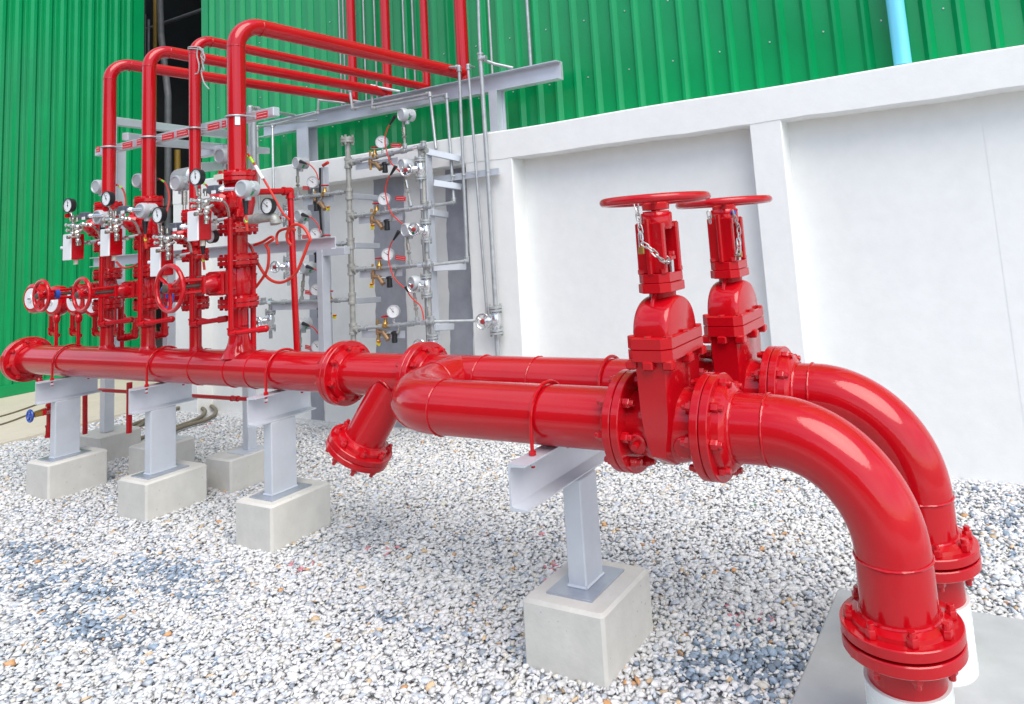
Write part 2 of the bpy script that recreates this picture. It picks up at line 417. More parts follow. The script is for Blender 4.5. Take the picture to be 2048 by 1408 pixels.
    me = bpy.data.meshes.new('gravel'); me.vertices.add(len(vs)); me.vertices.foreach_set('co', vs.ravel())
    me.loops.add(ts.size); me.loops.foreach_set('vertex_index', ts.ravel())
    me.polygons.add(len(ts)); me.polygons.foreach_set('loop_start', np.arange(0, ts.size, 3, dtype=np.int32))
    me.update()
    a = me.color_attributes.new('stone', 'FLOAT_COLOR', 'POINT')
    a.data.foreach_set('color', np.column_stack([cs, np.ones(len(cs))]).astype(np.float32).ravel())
    mm = bpy.data.materials.new('crushed_stone'); mm.use_nodes = True
    nt = mm.node_tree; bb = nt.nodes['Principled BSDF']; L = nt.links.new
    at = N(nt, 'ShaderNodeAttribute'); at.attribute_name = 'stone'
    tc = N(nt, 'ShaderNodeTexCoord'); no = N(nt, 'ShaderNodeTexNoise'); no.inputs['Scale'].default_value = 110; no.inputs['Detail'].default_value = 4
    mr = N(nt, 'ShaderNodeMapRange'); mr.inputs['From Min'].default_value = .3; mr.inputs['From Max'].default_value = .7; mr.inputs['To Min'].default_value = .86; mr.inputs['To Max'].default_value = 1.12
    vm = N(nt, 'ShaderNodeVectorMath', operation='MULTIPLY')
    L(tc.outputs['Object'], no.inputs['Vector']); L(no.outputs['Fac'], mr.inputs['Value']); L(at.outputs['Color'], vm.inputs[0]); L(mr.outputs['Result'], vm.inputs[1])
    L(vm.outputs[0], bb.inputs['Base Color']); bb.inputs['Roughness'].default_value = .6; bb.inputs['Specular IOR Level'].default_value = .35
    me.materials.append(mm)
    o = bpy.data.objects.new('gravel', me); COL.objects.link(o)
    tag(o, 'pale crushed stone chippings spread over the whole yard', 'gravel', kind='stuff')
FOOT = [(-3.96, 2.92, .165, .205), (-5.21, 2.92, .17, .205), (-6.48, 2.92, .17, .20), (-1.645, 2.585, .185, .20),
        (-5.16, 3.44, .15, .17), (-6.16, 3.44, .17, .17), (-7.12, 3.52, .2, .17)]
stones()

# ================================================================== white boundary wall
YW, YR, ZT, ZP = 4.81, 4.985, 2.55, 2.30
wl_ = thing('boundary_wall', 'white rendered boundary wall with recessed panels under a thick coping', 'wall', (-3, YW, 0))
def wpart(name, fn, m=WALLM):
    b = MB(); fn(b); o = b.build(name, wl_); o.matrix_parent_inverse = wl_.matrix_basis.inverted(); o.location = (0, 0, 0)
    o.matrix_parent_inverse = Matrix.Translation(-wl_.location); return o
xp0 = PY(938, 500, YW).x
def coping(b):
    # slightly uneven hand-trowelled lower arris
    n = 90; x0, x1 = -8.41, 3.2; r = []
    for k in range(n+1):
        x = x0+(x1-x0)*k/n; w = .003*math.sin(x*4.3)+.002*math.sin(x*11+1)+.0015*math.sin(x*23)
        t = .004*math.sin(x*3+2)
        r.append([V((x, YW+.008, ZT+t)), V((x, YW, ZT-.01+t)), V((x, YW, ZP+.01+w)), V((x, YW+.01, ZP+w)), V((x, YR+.2, ZP+w)), V((x, YR+.2, ZT))])
    b.rings(r, WALLM)
wpart('coping', coping)
wpart('panel', lambda b: b.bx((-8.41, YR, -.1), (3.2, YR+.16, ZP+.05), WALLM))
for a, c in ((-8.41, -7.95), (xp0, -3.535), (-1.472, -1.247), (2.6, 3.2)):
    wpart('pilaster', lambda b: b.bx((a, YW+.004, -.1), (c, YR+.01, ZP+.06), WALLM, bev=.006))
wpart('render_patch', lambda b: b.bx((PY(2000, 500, YR).x, YR-.002, -.1), (2.6, YR+.02, ZP+.03), WALLM))
# grey painted bands on the recessed panel behind the instrument rack, ragged edges
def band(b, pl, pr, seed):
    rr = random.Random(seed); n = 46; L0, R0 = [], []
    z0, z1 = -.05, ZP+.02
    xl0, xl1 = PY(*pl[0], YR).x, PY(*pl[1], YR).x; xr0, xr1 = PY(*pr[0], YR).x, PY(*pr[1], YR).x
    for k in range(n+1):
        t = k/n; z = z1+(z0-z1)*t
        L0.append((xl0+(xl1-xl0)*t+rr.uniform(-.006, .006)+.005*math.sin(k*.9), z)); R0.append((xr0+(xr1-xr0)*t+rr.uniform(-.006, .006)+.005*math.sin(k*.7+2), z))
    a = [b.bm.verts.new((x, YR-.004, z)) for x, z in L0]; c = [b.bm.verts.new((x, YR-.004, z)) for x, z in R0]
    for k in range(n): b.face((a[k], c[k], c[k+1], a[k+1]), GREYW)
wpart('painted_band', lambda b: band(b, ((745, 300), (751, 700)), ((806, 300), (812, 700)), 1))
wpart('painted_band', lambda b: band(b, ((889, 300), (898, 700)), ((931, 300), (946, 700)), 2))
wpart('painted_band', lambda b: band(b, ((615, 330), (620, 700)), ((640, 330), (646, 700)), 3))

# ================================================================== green sheds
def corrugated(b, p0, dirv, nrm, length, z0, z1, per, mt, ph=0., dep=.038, rib=.022, sl=.030, fine=False):
    p0, dirv, nrm = V(p0), V(dirv), V(nrm); prof = []; x = -per*ph
    while x < length:
        for dx, h in ((0, 0), (sl, dep), (sl+rib, dep), (2*sl+rib, 0)) if not fine else ((0, 0), (sl, dep), (sl+rib, dep), (2*sl+rib, 0), (2*sl+rib+.28*(per-2*sl-rib), 0), (2*sl+rib+.34*(per-2*sl-rib), .004), (2*sl+rib+.62*(per-2*sl-rib), .004), (2*sl+rib+.68*(per-2*sl-rib), 0)):
            if 0 <= x+dx <= length: prof.append((x+dx, h))
        x += per
    lo = [b.bm.verts.new(p0+dirv*a+nrm*h+V((0, 0, z0))) for a, h in prof]; hi = [b.bm.verts.new(p0+dirv*a+nrm*h+V((0, 0, z1))) for a, h in prof]
    for k in range(len(prof)-1): b.face((lo[k], lo[k+1], hi[k+1], hi[k]), mt)
YG = 5.17
shed = thing('industrial_shed', 'green corrugated steel shed standing behind the white wall', 'shed', (-3, YG, 0))
def spart(name, fn, par):
    b = MB(); fn(b); o = b.build(name, par, sharp=20); o.matrix_parent_inverse = Matrix.Translation(-par.location); return o
xg = PY(412, 200, YG).x
spart('cladding', lambda b: corrugated(b, (xg, YG, 0), X_, -Y_, 3.6-xg, 2.3, 9.2, .198, GREEN, .5), shed)
spart('corner_trim', lambda b: b.bx((xg-.03, YG-.035, .0), (xg+.10, YG+.05, 9.2), GREEN), shed)
def screws(b):
    for zz in (2.95, 3.45, 4.1):
        x = xg+.25
        while x < 3.4:
            b.cyl((x, YG, zz), (x, YG-.008, zz), .006, SILV, 6); x += .198*2
spart('fixing_screw', screws, shed)['kind'] = 'stuff'
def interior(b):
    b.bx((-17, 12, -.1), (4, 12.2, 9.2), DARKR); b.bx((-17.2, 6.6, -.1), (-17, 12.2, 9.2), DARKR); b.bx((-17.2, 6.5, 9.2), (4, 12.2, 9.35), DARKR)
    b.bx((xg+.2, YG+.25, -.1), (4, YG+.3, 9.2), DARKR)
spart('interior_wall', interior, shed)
left = thing('metal_shed', 'green corrugated metal building at the left end of the yard', 'shed', (-12, 5, 0))
spart('cladding', lambda b: corrugated(b, (-12, 3.16, 0), Y_, X_, 3.20, .16, 8, .186, GREEN, .0, dep=.03, rib=.035, sl=.03, fine=True), left)
spart('base_flashing', lambda b: b.bx((-12.05, 3.16, .02), (-11.955, 6.36, .17), GREEN, bev=.006), left)
spart('corner_trim', lambda b: b.bx((-12.06, 6.22, .172), (-11.96, 6.375, 8), GREEN), left)
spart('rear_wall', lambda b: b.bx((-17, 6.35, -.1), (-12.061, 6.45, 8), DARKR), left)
DUCT = mat('dull_duct', (.16, .17, .18), .6, metal=.2, var=.2)
# service pipes dimly seen through the gap
def vpipe(name, label, x, y, z0, z1, r, m, top=None):
    b = MB(); pts = [(x, y, z0), (x, y, z1)] + (top or [])
    b.tube(bend(pts, r*3) if top else pts, r, m, 12)
    for z in (z0+.4, z0+1.6, z0+2.6): b.cyl((x, y, z), (x, y, z+.07), r*1.35, m, 12)
    return tag(b.build(name), label, 'pipe')
vpipe('duct_pipe', 'grey duct pipe bending upward in the dark gap', PY(336, 300, 7).x, 7, 0, PY(338, 190, 7).z, .055, DUCT, [tuple(PY(322, 70, 7.3)), tuple(PY(318, -60, 7.3))])
vpipe('gas_pipe', 'thin yellow pipe beside grey duct in the dark gap', PY(355, 340, 7.2).x, 7.2, 0, PY(355, 300, 7.2).z, .05, YELP)
vpipe('gas_pipe', 'tall yellow pipe rising high behind the leaning grey pipe', PY(310, 150, 7.6).x, 7.6, 0, 8, .035, YELP)
vpipe('duct_pipe', 'slim grey conduit nearest the green shed corner', PY(289, 100, 6.8).x, 6.8, 0, 6, .022, DUCT)
vpipe('duct_pipe', 'second slim grey conduit in the dark gap', PY(297, 100, 7).x, 7, 0, 6, .02, DUCT)
b = MB(); b.tube([PY(290, 60, 8), PY(410, 18, 8)], .04, DUCT, 8); tag(b.build('roof_tie'), 'slanting grey steel tie across the dark gap', 'steel tie')
b = MB(); p = PY(376, 355, 7); b.cyl(p-V((.25, 0, 0)), p+V((.25, 0, 0)), .17, SILV, 20, bev=.03); b.cyl(p-V((.02, 0, .9)), p-V((.02, 0, .1)), .06, GALV, 12)
tag(b.build('storage_tank'), 'small silver tank on a stand inside the dark gap', 'tank')
b = MB(); b.tube([PY(1806, 130, 5.06), PY(1806, 130, 5.06)+V((0, 0, 2.6))], .058, PVC, 28); tag(b.build('downpipe'), 'bright blue plastic downpipe on the green cladding', 'downpipe')
# loose cables on the pavement
for k, (pts, lb) in enumerate(([[(-30, 841), (30, 824), (90, 803), (150, 782)], 'upper thin dark cable lying across the concrete pavement'], [[(-30, 858), (20, 843), (70, 824), (150, 796)], 'lower thin dark cable passing the small blue handwheel'])):
    b = MB(); b.tube(spline([PZ(x, y, .03) for x, y in pts]), .009, HOSE, 6); tag(b.build('cable'), lb, 'cable')
# ================================================================== main fire water line
ZA, RP, RF = .946, .1135, .178            # axis height, pipe radius, flange radius
YM, YF = 2.92, 2.40                       # rear (manifold) line and front line
def local(o, par):
    o.matrix_parent_inverse = Matrix.Translation(-par.location); return o
def mk(name, par, fn, sharp=32):
    b = MB(); fn(b); return local(b.build(name, par, sharp=sharp), par)
def fl_bolts(fo, c, d, ph=0., n=8, Rb=.1475, r=.0178, L=.064):
    # bolts belong to a flange part: placed in the flange's own (world) frame
    bolts(fo, c, d, Rb, n, r, L, ph)
def seam(par, c, d, r=RP):
    return mk('weld_seam', par, lambda b: b.ring(c, d, r+.0005, .0045, RED, 64, 6, wob=.6))
FT = .031
def plate(par, c, d, name='flange', hub=.03, r=RP):
    return mk(name, par, lambda b: flange(b, c, d, RF, FT, r, hub=hub))
xB, x1, x2 = -7.15, -3.40, -2.80
man = thing('manifold_pipe', 'long red header pipe with four upright outlets and a blind left end', 'pipe', (-5.3, YM, ZA))
pipe = mk('pipe', man, lambda b: b.cyl((xB+.03, YM, ZA), (x1-.03, YM, ZA), RP, RED, 64))
f = plate(man, (xB+.002, YM, ZA), X_); fl_bolts(f, (xB, YM, ZA), X_, .2)
mk('blind_flange', man, lambda b: b.cyl((xB-.033, YM, ZA), (xB-.001, YM, ZA), RF, RED, 56, bev=.004))
f = plate(man, (x1-.0015, YM, ZA), -X_); fl_bolts(f, (x1, YM, ZA), X_, .2)
RIS = [(-5.945, .0445), (-5.405, .0445), (-4.84, .0365), (-4.373, .057)]     # the four risers: x, radius
for i, (x, r) in enumerate(RIS):
    def outlet(b):
        b.lathe([(r*1.85, .075), (r*1.55, RP+.004), (r*1.32, RP+.022), (r*1.13, RP+.055), (r*1.03, RP+.09), (r, RP+.11), (r, .27)] if i == 3 else [(r*1.25, .085), (r*1.16, RP+.003), (r*1.03, RP+.012), (r, RP+.02), (r, .27)], (x, YM, ZA), Z_, RED, 36)
    mk('outlet', man, outlet)
for sx in (520, 408, 478): seam(man, (PY(sx, 720, YM).x, YM, ZA), X_)

# spool with the slanting branch
sp = thing('pipe_spool', 'short red flanged spool with a slanting capped branch', 'pipe', (-3.1, YM, ZA))
mk('pipe', sp, lambda b: b.cyl((x1+.03, YM, ZA), (x2-.03, YM, ZA), RP, RED, 64))
f = plate(sp, (x1+.0015, YM, ZA), X_)
f = plate(sp, (x2-.0015, YM, ZA), -X_); fl_bolts(f, (x2, YM, ZA), X_, .2)
bd = V((-.5, -.2, -.84)).normalized(); bo = V((-2.985, YM, ZA)); LB = .442
mk('branch_pipe', sp, lambda b: b.cyl(bo+bd*.05, bo+bd*(LB-.03), RP*.97, RED, 56))
def saddle():
    u, v, _ = basis(bd); out = []
    for k in range(56):
        t = 2*math.pi*k/56; w = (u*math.cos(t)+v*math.sin(t))*(RP*.97+.001)
        A = bd.y**2+bd.z**2; B = 2*(w.y*bd.y+w.z*bd.z); Cc = w.y**2+w.z**2-(RP+.002)**2
        s_ = (-B+math.sqrt(max(0, B*B-4*A*Cc)))/(2*A); out.append(bo+w+bd*s_)
    return out
mk('weld_seam', sp, lambda b: b.tube(saddle(), .0045, RED, 6, closed=True))
f = plate(sp, bo+bd*(LB-.0015), -bd, 'branch_flange', r=RP*.97); fl_bolts(f, bo+bd*LB, bd, .3)
mk('blind_flange', sp, lambda b: b.cyl(bo+bd*(LB+.001), bo+bd*(LB+.033), RF, RED, 56, bev=.004))

# twin header: rear straight pipe, tee and elbow into the front pipe
VF, VR, VH = -1.12, -1.04, .165           # gate valve centres (front, rear), half length
xf, xr = VF-VH, VR-VH
tw = thing('twin_header', 'red pipe junction splitting into two parallel horizontal pipes', 'pipe', (-2.2, 2.7, ZA))
f = plate(tw, (x2+.0015, YM, ZA), X_)
mk('rear_pipe', tw, lambda b: b.cyl((x2+.03, YM, ZA), (xr-.03, YM, ZA), RP, RED, 64))
XT, RE = -2.545, .33
mk('tee_branch', tw, lambda b: b.lathe([(RP*1.0, .0), (RP*1.05, .10), (RP, .20)], (XT, YM, ZA), -Y_, RED, 56))
mk('elbow', tw, lambda b: b.tube(bend([(XT, YM-.19, ZA), (XT, YF, ZA), (XT+RE+.03, YF, ZA)], RE, 22), RP, RED, 64))
mk('front_pipe', tw, lambda b: b.cyl((XT+RE+.02, YF, ZA), (xf-.03, YF, ZA), RP, RED, 64))
seam(tw, (XT, YM-.195, ZA), Y_); seam(tw, (XT+RE+.025, YF, ZA), X_); seam(tw, (XT+.16, YM, ZA), X_); seam(tw, (-2.06, YM, ZA), X_)
f = plate(tw, (xf-.0015, YF, ZA), -X_, 'front_flange'); fl_bolts(f, (xf, YF, ZA), X_, .12)
f = plate(tw, (xr-.0015, YM, ZA), -X_, 'rear_flange'); fl_bolts(f, (xr, YM, ZA), X_, .12)

# right-hand elbows dropping into the ground
def drop(label, xv, y, xa, zlow, zf):
    """xv valve centre, xa axis of the vertical leg, zlow top of the straight leg, zf flange joint height"""
    t = thing('elbow_pipe', label, 'pipe', (xa, y, zf), 'red elbow pipes dropping into the ground')
    x0 = xv+VH; Rr = ZA-zlow
    f = plate(t, (x0+.0015, y, ZA), X_, 'valve_flange', hub=.045); fl_bolts(f, (x0, y, ZA), X_, .12)
    mk('elbow', t, lambda b: b.tube([(x0+.03, y, ZA)] + bend([(xa-Rr, y, ZA), (xa, y, ZA), (xa, y, zlow)], Rr-.0005, 40), RP, RED, 72))
    mk('drop_leg', t, lambda b: b.cyl((xa, y, zlow+.01), (xa, y, zf+.03), RP, RED, 72))
    seam(t, (xa-Rr, y, ZA), X_); seam(t, (xa, y, zlow), Z_)
    f = plate(t, (xa, y, zf+.004), Z_, 'ground_flange', hub=.02); fl_bolts(f, (xa, y, zf), Z_, .35, L=.068)
    return t
drop('nearest thick red elbow pipe curving down at right', VF, YF, -.418, .600, .385)
drop('red elbow pipe curving down behind the nearest one', VR, YM, -.390, .600, .412)
for lb, xa, y in (('nearer red flange and white-wrapped stub rising from the concrete pad', -.418, YF), ('farther red flange and white-wrapped stub rising from the concrete pad', -.390, YM)):
    t = thing('ground_stub', lb, 'pipe', (xa, y, 0), 'white-wrapped pipe stubs in the concrete pad')
    zf = .381 if y == YF else .408
    mk('flange', t, lambda b: flange(b, (xa, y, zf), -Z_, RF, FT+.004, RP, hub=.0, weld=False))
    mk('pipe', t, lambda b: b.cyl((xa, y, .20), (xa, y, .36), RP, RED, 64))
    def wrap(b):
        pr = []
        for k in range(9):
            z = .255-.03*k; pr += [(RP+.0105, z), (RP+.0115, z-.0015), (RP+.0108, z-.028)]
        b.lathe(pr, (xa, y, 0), Z_, WRAP, 64)
    mk('wrap', t, wrap)
b = MB(); b.bx((-.83, 1.2, -.1), (2.2, 3.34, .018), PADM, bev=.008)
tag(b.build('concrete_pad'), 'flat grey concrete pad under the right-hand elbow pipes', 'concrete pad')

# ------------------------------------------------------------------ rising-stem gate valves
def gate_valve(label, xc, y, wz=0.):
    t = thing('gate_valve', label, 'valve', (xc, y, ZA), 'upright gate valves with handwheels')
    o = V((xc, y, ZA))
    def body(b):
        b.lathe([(RP*1.0, -.135), (RP*1.02, -.10), (RP*1.13, -.05), (RP*1.16, 0), (RP*1.13, .05), (RP*1.02, .10), (RP, .135)], o, X_, RED, 56)
        # wedge-shaped gate housing, chamfered front corners
        rr = []
        for z, hx, hy in ((.245, .064, .150), (.18, .063, .149), (.06, .060, .147), (.0, .052, .146), (-.05, .040, .142), (-.078, .034, .136), (-.128, .028, .050)):
            c = min(.016, hx*.4)
            rr.append([o+V((a, d, z)) for a, d in ((-hx, -hy+c), (-hx+c*.6, -hy), (hx-c*.6, -hy), (hx, -hy+c), (hx, hy-c), (hx-c*.6, hy), (-hx+c*.6, hy), (-hx, hy-c))])
        b.rings(rr, RED)
        # round bosses with a plug either side of the housing
        for sx in (-1, 1):
            b.cyl(o+V((sx*.088, -.06, -.03)), o+V((sx*.088, -.128, -.045)), .036, RED, 24, bev=.004)
        b.cyl(o+V((-.088, -.12, -.043)), o+V((-.088, -.146, -.05)), .013, RED, 6)
    bo = mk('body', t, body, 40)
    f = mk('flange', t, lambda b: flange(b, o+V((-VH+.0015, 0, 0)), X_, RF, FT, RP, hub=.0, weld=False))
    f = mk('flange', t, lambda b: flange(b, o+V((VH-.0015, 0, 0)), -X_, RF, FT, RP, hub=.0, weld=False))
    def octa(hx, hy, c): return [(-hx, -hy+c), (-hx+c, -hy), (hx-c, -hy), (hx, -hy+c), (hx, hy-c), (hx-c, hy), (-hx+c, hy), (-hx, hy-c)]
    def slab(b, z0, z1, hx, hy, c, e=.003):
        b.rings([[o+V((p, q, z)) for p, q in octa(hx-k, hy-k, c)] for z, k in ((z0, e), (z0+e, 0), (z1-e, 0), (z1, e))], RED)
    def bonnet(b):
        slab(b, .243, .2825, .085, .170, .030, .0015); slab(b, .2840, .322, .085, .170, .030, .002)
        # bolt lugs under and over the joint
        for px, py in ((-.07, -.145), (.07, -.145), (-.07, .145), (.07, .145), (-.077, 0), (.077, 0), (0, -.158), (0, .158)):
            b.box(o+V((px, py*.98, .231)), (.040, .040, .032), RED, bev=.005)
            b.lathe([(.015, 0), (.016, .002), (.015, .006), (.012, .008)], o+V((px, py*.93, .321)), Z_, RED, 6)
        # half-round dome, flat faces to either end, soft edge
        prof = [(-.138, .30)] + [(-.138*math.cos(math.pi*k/24), .322+.130*math.sin(math.pi*k/24)**.9) for k in range(25)] + [(.138, .30)]
        rr = []
        for hx, s in ((-.068, .90), (-.066, .935), (-.060, .965), (-.050, .99), (-.036, 1.0), (.036, 1.0), (.050, .99), (.060, .965), (.066, .935), (.068, .90)):
            rr.append([o+V((hx, p*s, .31+(q-.31)*s)) for p, q in prof])
        b.rings(rr, RED)
        b.box(o+V((-.004, -.066, .436)), (.014, .034, .060), RED, Matrix.Rotation(R(-32), 3, 'X'), bev=.003)
        b.cyl(o+V((0, 0, .44)), o+V((0, 0, .475)), .05, RED, 24)
    mk('bonnet', t, bonnet, 40)
    def yoke(b):
        slab(b, .466, .4995, .064, .092, .030, .002); slab(b, .5005, .534, .061, .088, .030, .002)
        for s in (-1, 1):
            b.box(o+V((0, s*.064, .625)), (.110, .026, .185), RED, bev=.005)
            b.box(o+V((0, s*.082, .632)), (.020, .028, .205), RED, bev=.005)
            for px in (-.043, .043): b.lathe([(.012, 0), (.014, .003), (.014, .016), (.010, .019)], o+V((px, s*.070, .533)), Z_, RED, 6)
            b.box(o+V((s*.044, 0, .585)), (.022, .05, .02), RED, bev=.004); b.cyl(o+V((s*.046, 0, .534)), o+V((s*.046, 0, .585)), .0085, CHROME, 10)
            b.lathe([(.012, 0), (.014, .002), (.014, .014), (.011, .016)], o+V((s*.046, 0, .594)), Z_, RED, 6)
        b.lathe([(.048, .0), (.048, .016), (.030, .02)], o+V((0, 0, .577)), Z_, RED, 28)
        b.lathe([(.054, .690), (.058, .70), (.058, .748), (.055, .752), (.050, .753), (.050, .758)], o, Z_, RED, 36)
        b.box(o+V((0, 0, .704)), (.096, .142, .022), RED, bev=.005)
    mk('yoke', t, yoke, 40)
    mk('stem', t, lambda b: b.cyl(o+V((0, 0, .49)), o+V((0, 0, .80)), .017, RED, 16))
    def wheel(b):
        c = o+V((0, 0, .800+wz)); b.ring(c, Z_, .192, .0155, RED, 72, 14)
        b.lathe([(.030, -.040), (.050, -.038), (.052, -.016), (.044, -.010), (.044, .004), (.030, .012), (.02, .02)], c, Z_, RED, 28)
        for k in range(4):
            a = .35+k*math.pi/2; d = V((math.cos(a), math.sin(a), 0))
            b.tube([c+d*.035+V((0, 0, -.008)), c+d*.08+V((0, 0, -.006)), c+d*.14+V((0, 0, -.002)), c+d*.19], [.013, .011, .010, .011], RED, 10)
    mk('handwheel', t, wheel)
    return t
gate_valve('nearest upright red gate valve with large handwheel', VF, YF)
gv = gate_valve('second upright red gate valve behind the nearest one', VR, YM, -.018)
b = MB(); q = V((VR+.053, YM-.035, ZA+.735)); b.cyl(q-V((.01, -.006, 0)), q+V((.004, -.003, 0)), .011, BLUE, 16); local(b.build('blue_sticker', gv), gv)

# chains and padlocks
def chain(name, label, pts, rl=.0145, w=.0026):
    P = spline(pts, 12); acc = [0]
    for a, c in zip(P, P[1:]): acc.append(acc[-1]+(c-a).length)
    step = rl*1.55; b = MB(); k = 0; s = 0
    def at(s):
        for i in range(len(acc)-1):
            if acc[i+1] >= s: return P[i].lerp(P[i+1], (s-acc[i])/max(1e-6, acc[i+1]-acc[i]))
        return P[-1]
    while s+step < acc[-1]:
        p0, p1 = at(s), at(s+step); d = (p1-p0).normalized(); u, v, _ = basis(d); n = u if k % 2 else v; c = (p0+p1)/2; L = rl*.62
        n = (n + (u+v)*.25).normalized()
        ring = [c+d*(L if math.cos(t) > 0 else -L)*1.0+d*math.cos(t)*rl*.5+n*math.sin(t)*rl*.5 for t in [2*math.pi*(j+.5)/14 for j in range(14)]]
        b.tube(ring, w, CHAINM, 6, closed=True); s += step; k += 1
    return tag(b.build(name), label, 'chain')
def padlock(label, p):
    t = thing('padlock', label, 'padlock', p)
    b = MB(); b.box(p, (.022, .012, .026), BRASS, bev=.002); local(b.build('lock_body', t), t)
    b = MB(); b.tube([p+V((-.0075, 0, .012)), p+V((-.0075, 0, .055)), p+V((-.004, 0, .065)), p+V((.004, 0, .065)), p+V((.0075, 0, .055)), p+V((.0075, 0, .012))], .0022, CHROME, 8); local(b.build('shackle', t), t)
ya = YF-.135
chain('chain', 'steel chain hanging from the nearest handwheel to a brass padlock', [PY(1272, 405, ya+.02), PY(1275, 425, ya+.01), PY(1279, 450, ya), PY(1283, 470, ya), PY(1284, 486, ya)])
chain('chain', 'loose steel chain draped across the nearest yoke', [PY(1285, 487, ya), PY(1299, 496, ya), PY(1311, 508, ya), PY(1324, 521, YF-.11), PY(1337, 523, YF-.06), PY(1330, 508, YF-.03)])
padlock('brass padlock hanging by the nearest valve yoke', PY(1283, 501, ya))
ya = YM-.03; xa = VR+.075
chain('chain', 'steel chain hanging beside the second valve yoke', [PX(1466, 422, xa), PX(1471, 440, xa), PX(1477, 455, xa), PX(1478, 480, xa), PX(1477, 508, xa), PX(1468, 510, xa-.03)])
chain('chain', 'short steel chain left of the second valve yoke', [PY(1417, 424, YM-.11), PY(1419, 436, YM-.11), PY(1421, 452, YM-.11)])
padlock('dull brass padlock hanging by the second valve yoke', PX(1479, 508, xa))

# ------------------------------------------------------------------ steel supports, footings, pipe clamps
def footing(label, x, y, hx, hy, h, grp='concrete footing blocks under the pipe supports'):
    b = MB(); b.box((x, y, h/2-.06), (2*hx, 2*hy, h+.12), CONC, bev=.012)
    return tag(b.build('concrete_footing'), label, 'footing', grp)
def support(label, x, ypost, y0, y1, zb, px, py, ztop=ZA-RP-.004):
    t = thing('pipe_support', label, 'support', (x, ypost, zb), 'silver T-shaped pipe supports')
    hc, fw, tw_ = .165, .075, .008
    def chan(b):
        xa = x-fw*.55
        P = [(0, 0), (fw, .002), (fw, .009), (tw_+.012, .012), (tw_+.003, .016), (tw_, .024), (tw_, hc-.024), (tw_+.003, hc-.016), (tw_+.012, hc-.012), (fw, hc-.009), (fw, hc-.002), (0, hc)]
        b.rings([[V((xa+a, yy, ztop-hc+c)) for a, c in P] for yy in (y0, y1)], SILV)
    mk('channel', t, chan, 25)
    mk('post', t, lambda b: b.bx((x-px/2, ypost-py/2, zb+.008), (x+px/2, ypost+py/2, ztop-hc+.001), SILV, bev=.005))
    def bp_(b):
        b.bx((x-.105, ypost-.135, zb-.002), (x+.105, ypost+.135, zb+.008), PLATE, bev=.002)
        for sx, sy in ((-1, 0), (1, 0), (0, -1), (0, 1)):
            if sx: b.tube([(x+sx*px/2, ypost-py/2, zb+.011), (x+sx*px/2, ypost+py/2, zb+.011)], .0065, SILV, 6)
            else: b.tube([(x-px/2, ypost+sy*py/2, zb+.011), (x+px/2, ypost+sy*py/2, zb+.011)], .0065, SILV, 6)
    mk('base_plate', t, bp_)
    return t
def ubolt(label, x, y, ztop=ZA-RP-.004):
    b = MB(); r = RP+.010; pts = [(x, y-r, ztop-.045), (x, y-r, ZA)]
    pts += [(x, y-r*math.cos(a), ZA+r*math.sin(a)) for a in [math.pi*k/20 for k in range(1, 20)]] + [(x, y+r, ZA), (x, y+r, ztop-.045)]
    b.tube(pts, .0075, RED2, 10)
    for s in (-1, 1):
        b.lathe([(.013, 0), (.014, .003), (.014, .013), (.012, .016)], (x, y+s*r, ztop), Z_, RED2, 6)
        b.lathe([(.012, 0), (.012, .014)], (x, y+s*r, ztop-.036), Z_, SILV, 6)
    tag(b.build('pipe_clamp'), label, 'pipe clamp', 'red U-bolt clamps over the big pipes')
ZB = .245
for nm, x in (('first silver pipe support from the left under the header', -6.48), ('second silver pipe support from the left under the header', -5.21), ('silver pipe support under the header nearest the slanting branch', -3.96)):
    support(nm, x, 2.90, 2.715, 3.135, ZB, .075, .17)
support('front silver pipe support carrying both parallel red pipes', -1.65, 2.585, 2.17, 3.12, ZB, .085, .135)
for nm, x, y in (('red clamp on the header above the leftmost support', -6.46, YM), ('red clamp on the header above the second support', -5.19, YM), ('red clamp on the header beside the flanged spool', -3.94, YM), ('red clamp on the nearest parallel pipe', -1.655, YF), ('red clamp on the rear parallel pipe behind the gate valve', -1.655, YM)):
    ubolt(nm, x, y)
for (x, y, hx, hy), lb in zip(FOOT, ('concrete footing block nearest the slanting branch in the front row', 'middle concrete footing block in the front row', 'leftmost concrete footing block in the front row', 'large concrete footing block under the front support', 'small concrete footing block behind the front row at right', 'concrete footing block hidden behind the middle support', 'small concrete footing block behind the leftmost support')):
    footing(lb, x, y, hx, hy, ZB if y < 3 else .22)
# ================================================================== the four risers
RN = ('leftmost red riser', 'second red riser from the left', 'thin third red riser', 'thick right-hand red riser')
ZL = [(1.372, 1.594, 1.805, 2.094), (1.368, 1.592, 1.793, 2.089), (1.36, 1.50, 1.685, 1.95), (1.362, 1.628, 1.834, 2.170)]
OV = [((690, 202), PY(216, 127, YM).z, -5.60), ((745, 192), PY(300, 98, YM).z, -5.12), ((840, 178), PY(392, 77, YM).z, -4.61), ((918, 150), PY(476, 44, YM).z, -4.16)]  # overhead ends
def small_flange(b, c, d, Rf, th, r):
    b.lathe([(r*.9, 0), (Rf-.002, 0), (Rf, .002), (Rf, th-.002), (Rf-.002, th), (r*1.35, th), (r*1.25, th+.012), (r*.98, th+.02)], c, d, RED, 40)
def nuts(b, c, Rb, n, r, L, ph=.2):
    for k in range(n):
        t = ph+2*math.pi*k/n; p = V(c)+V((math.cos(t)*Rb, math.sin(t)*Rb, 0))
        b.cyl(p-V((0, 0, L)), p+V((0, 0, L)), r*.55, RED2, 8)
        for s in (-1, 1): b.cyl(p+V((0, 0, s*L*.62)), p+V((0, 0, s*L*.95)), r, RED2, 6)
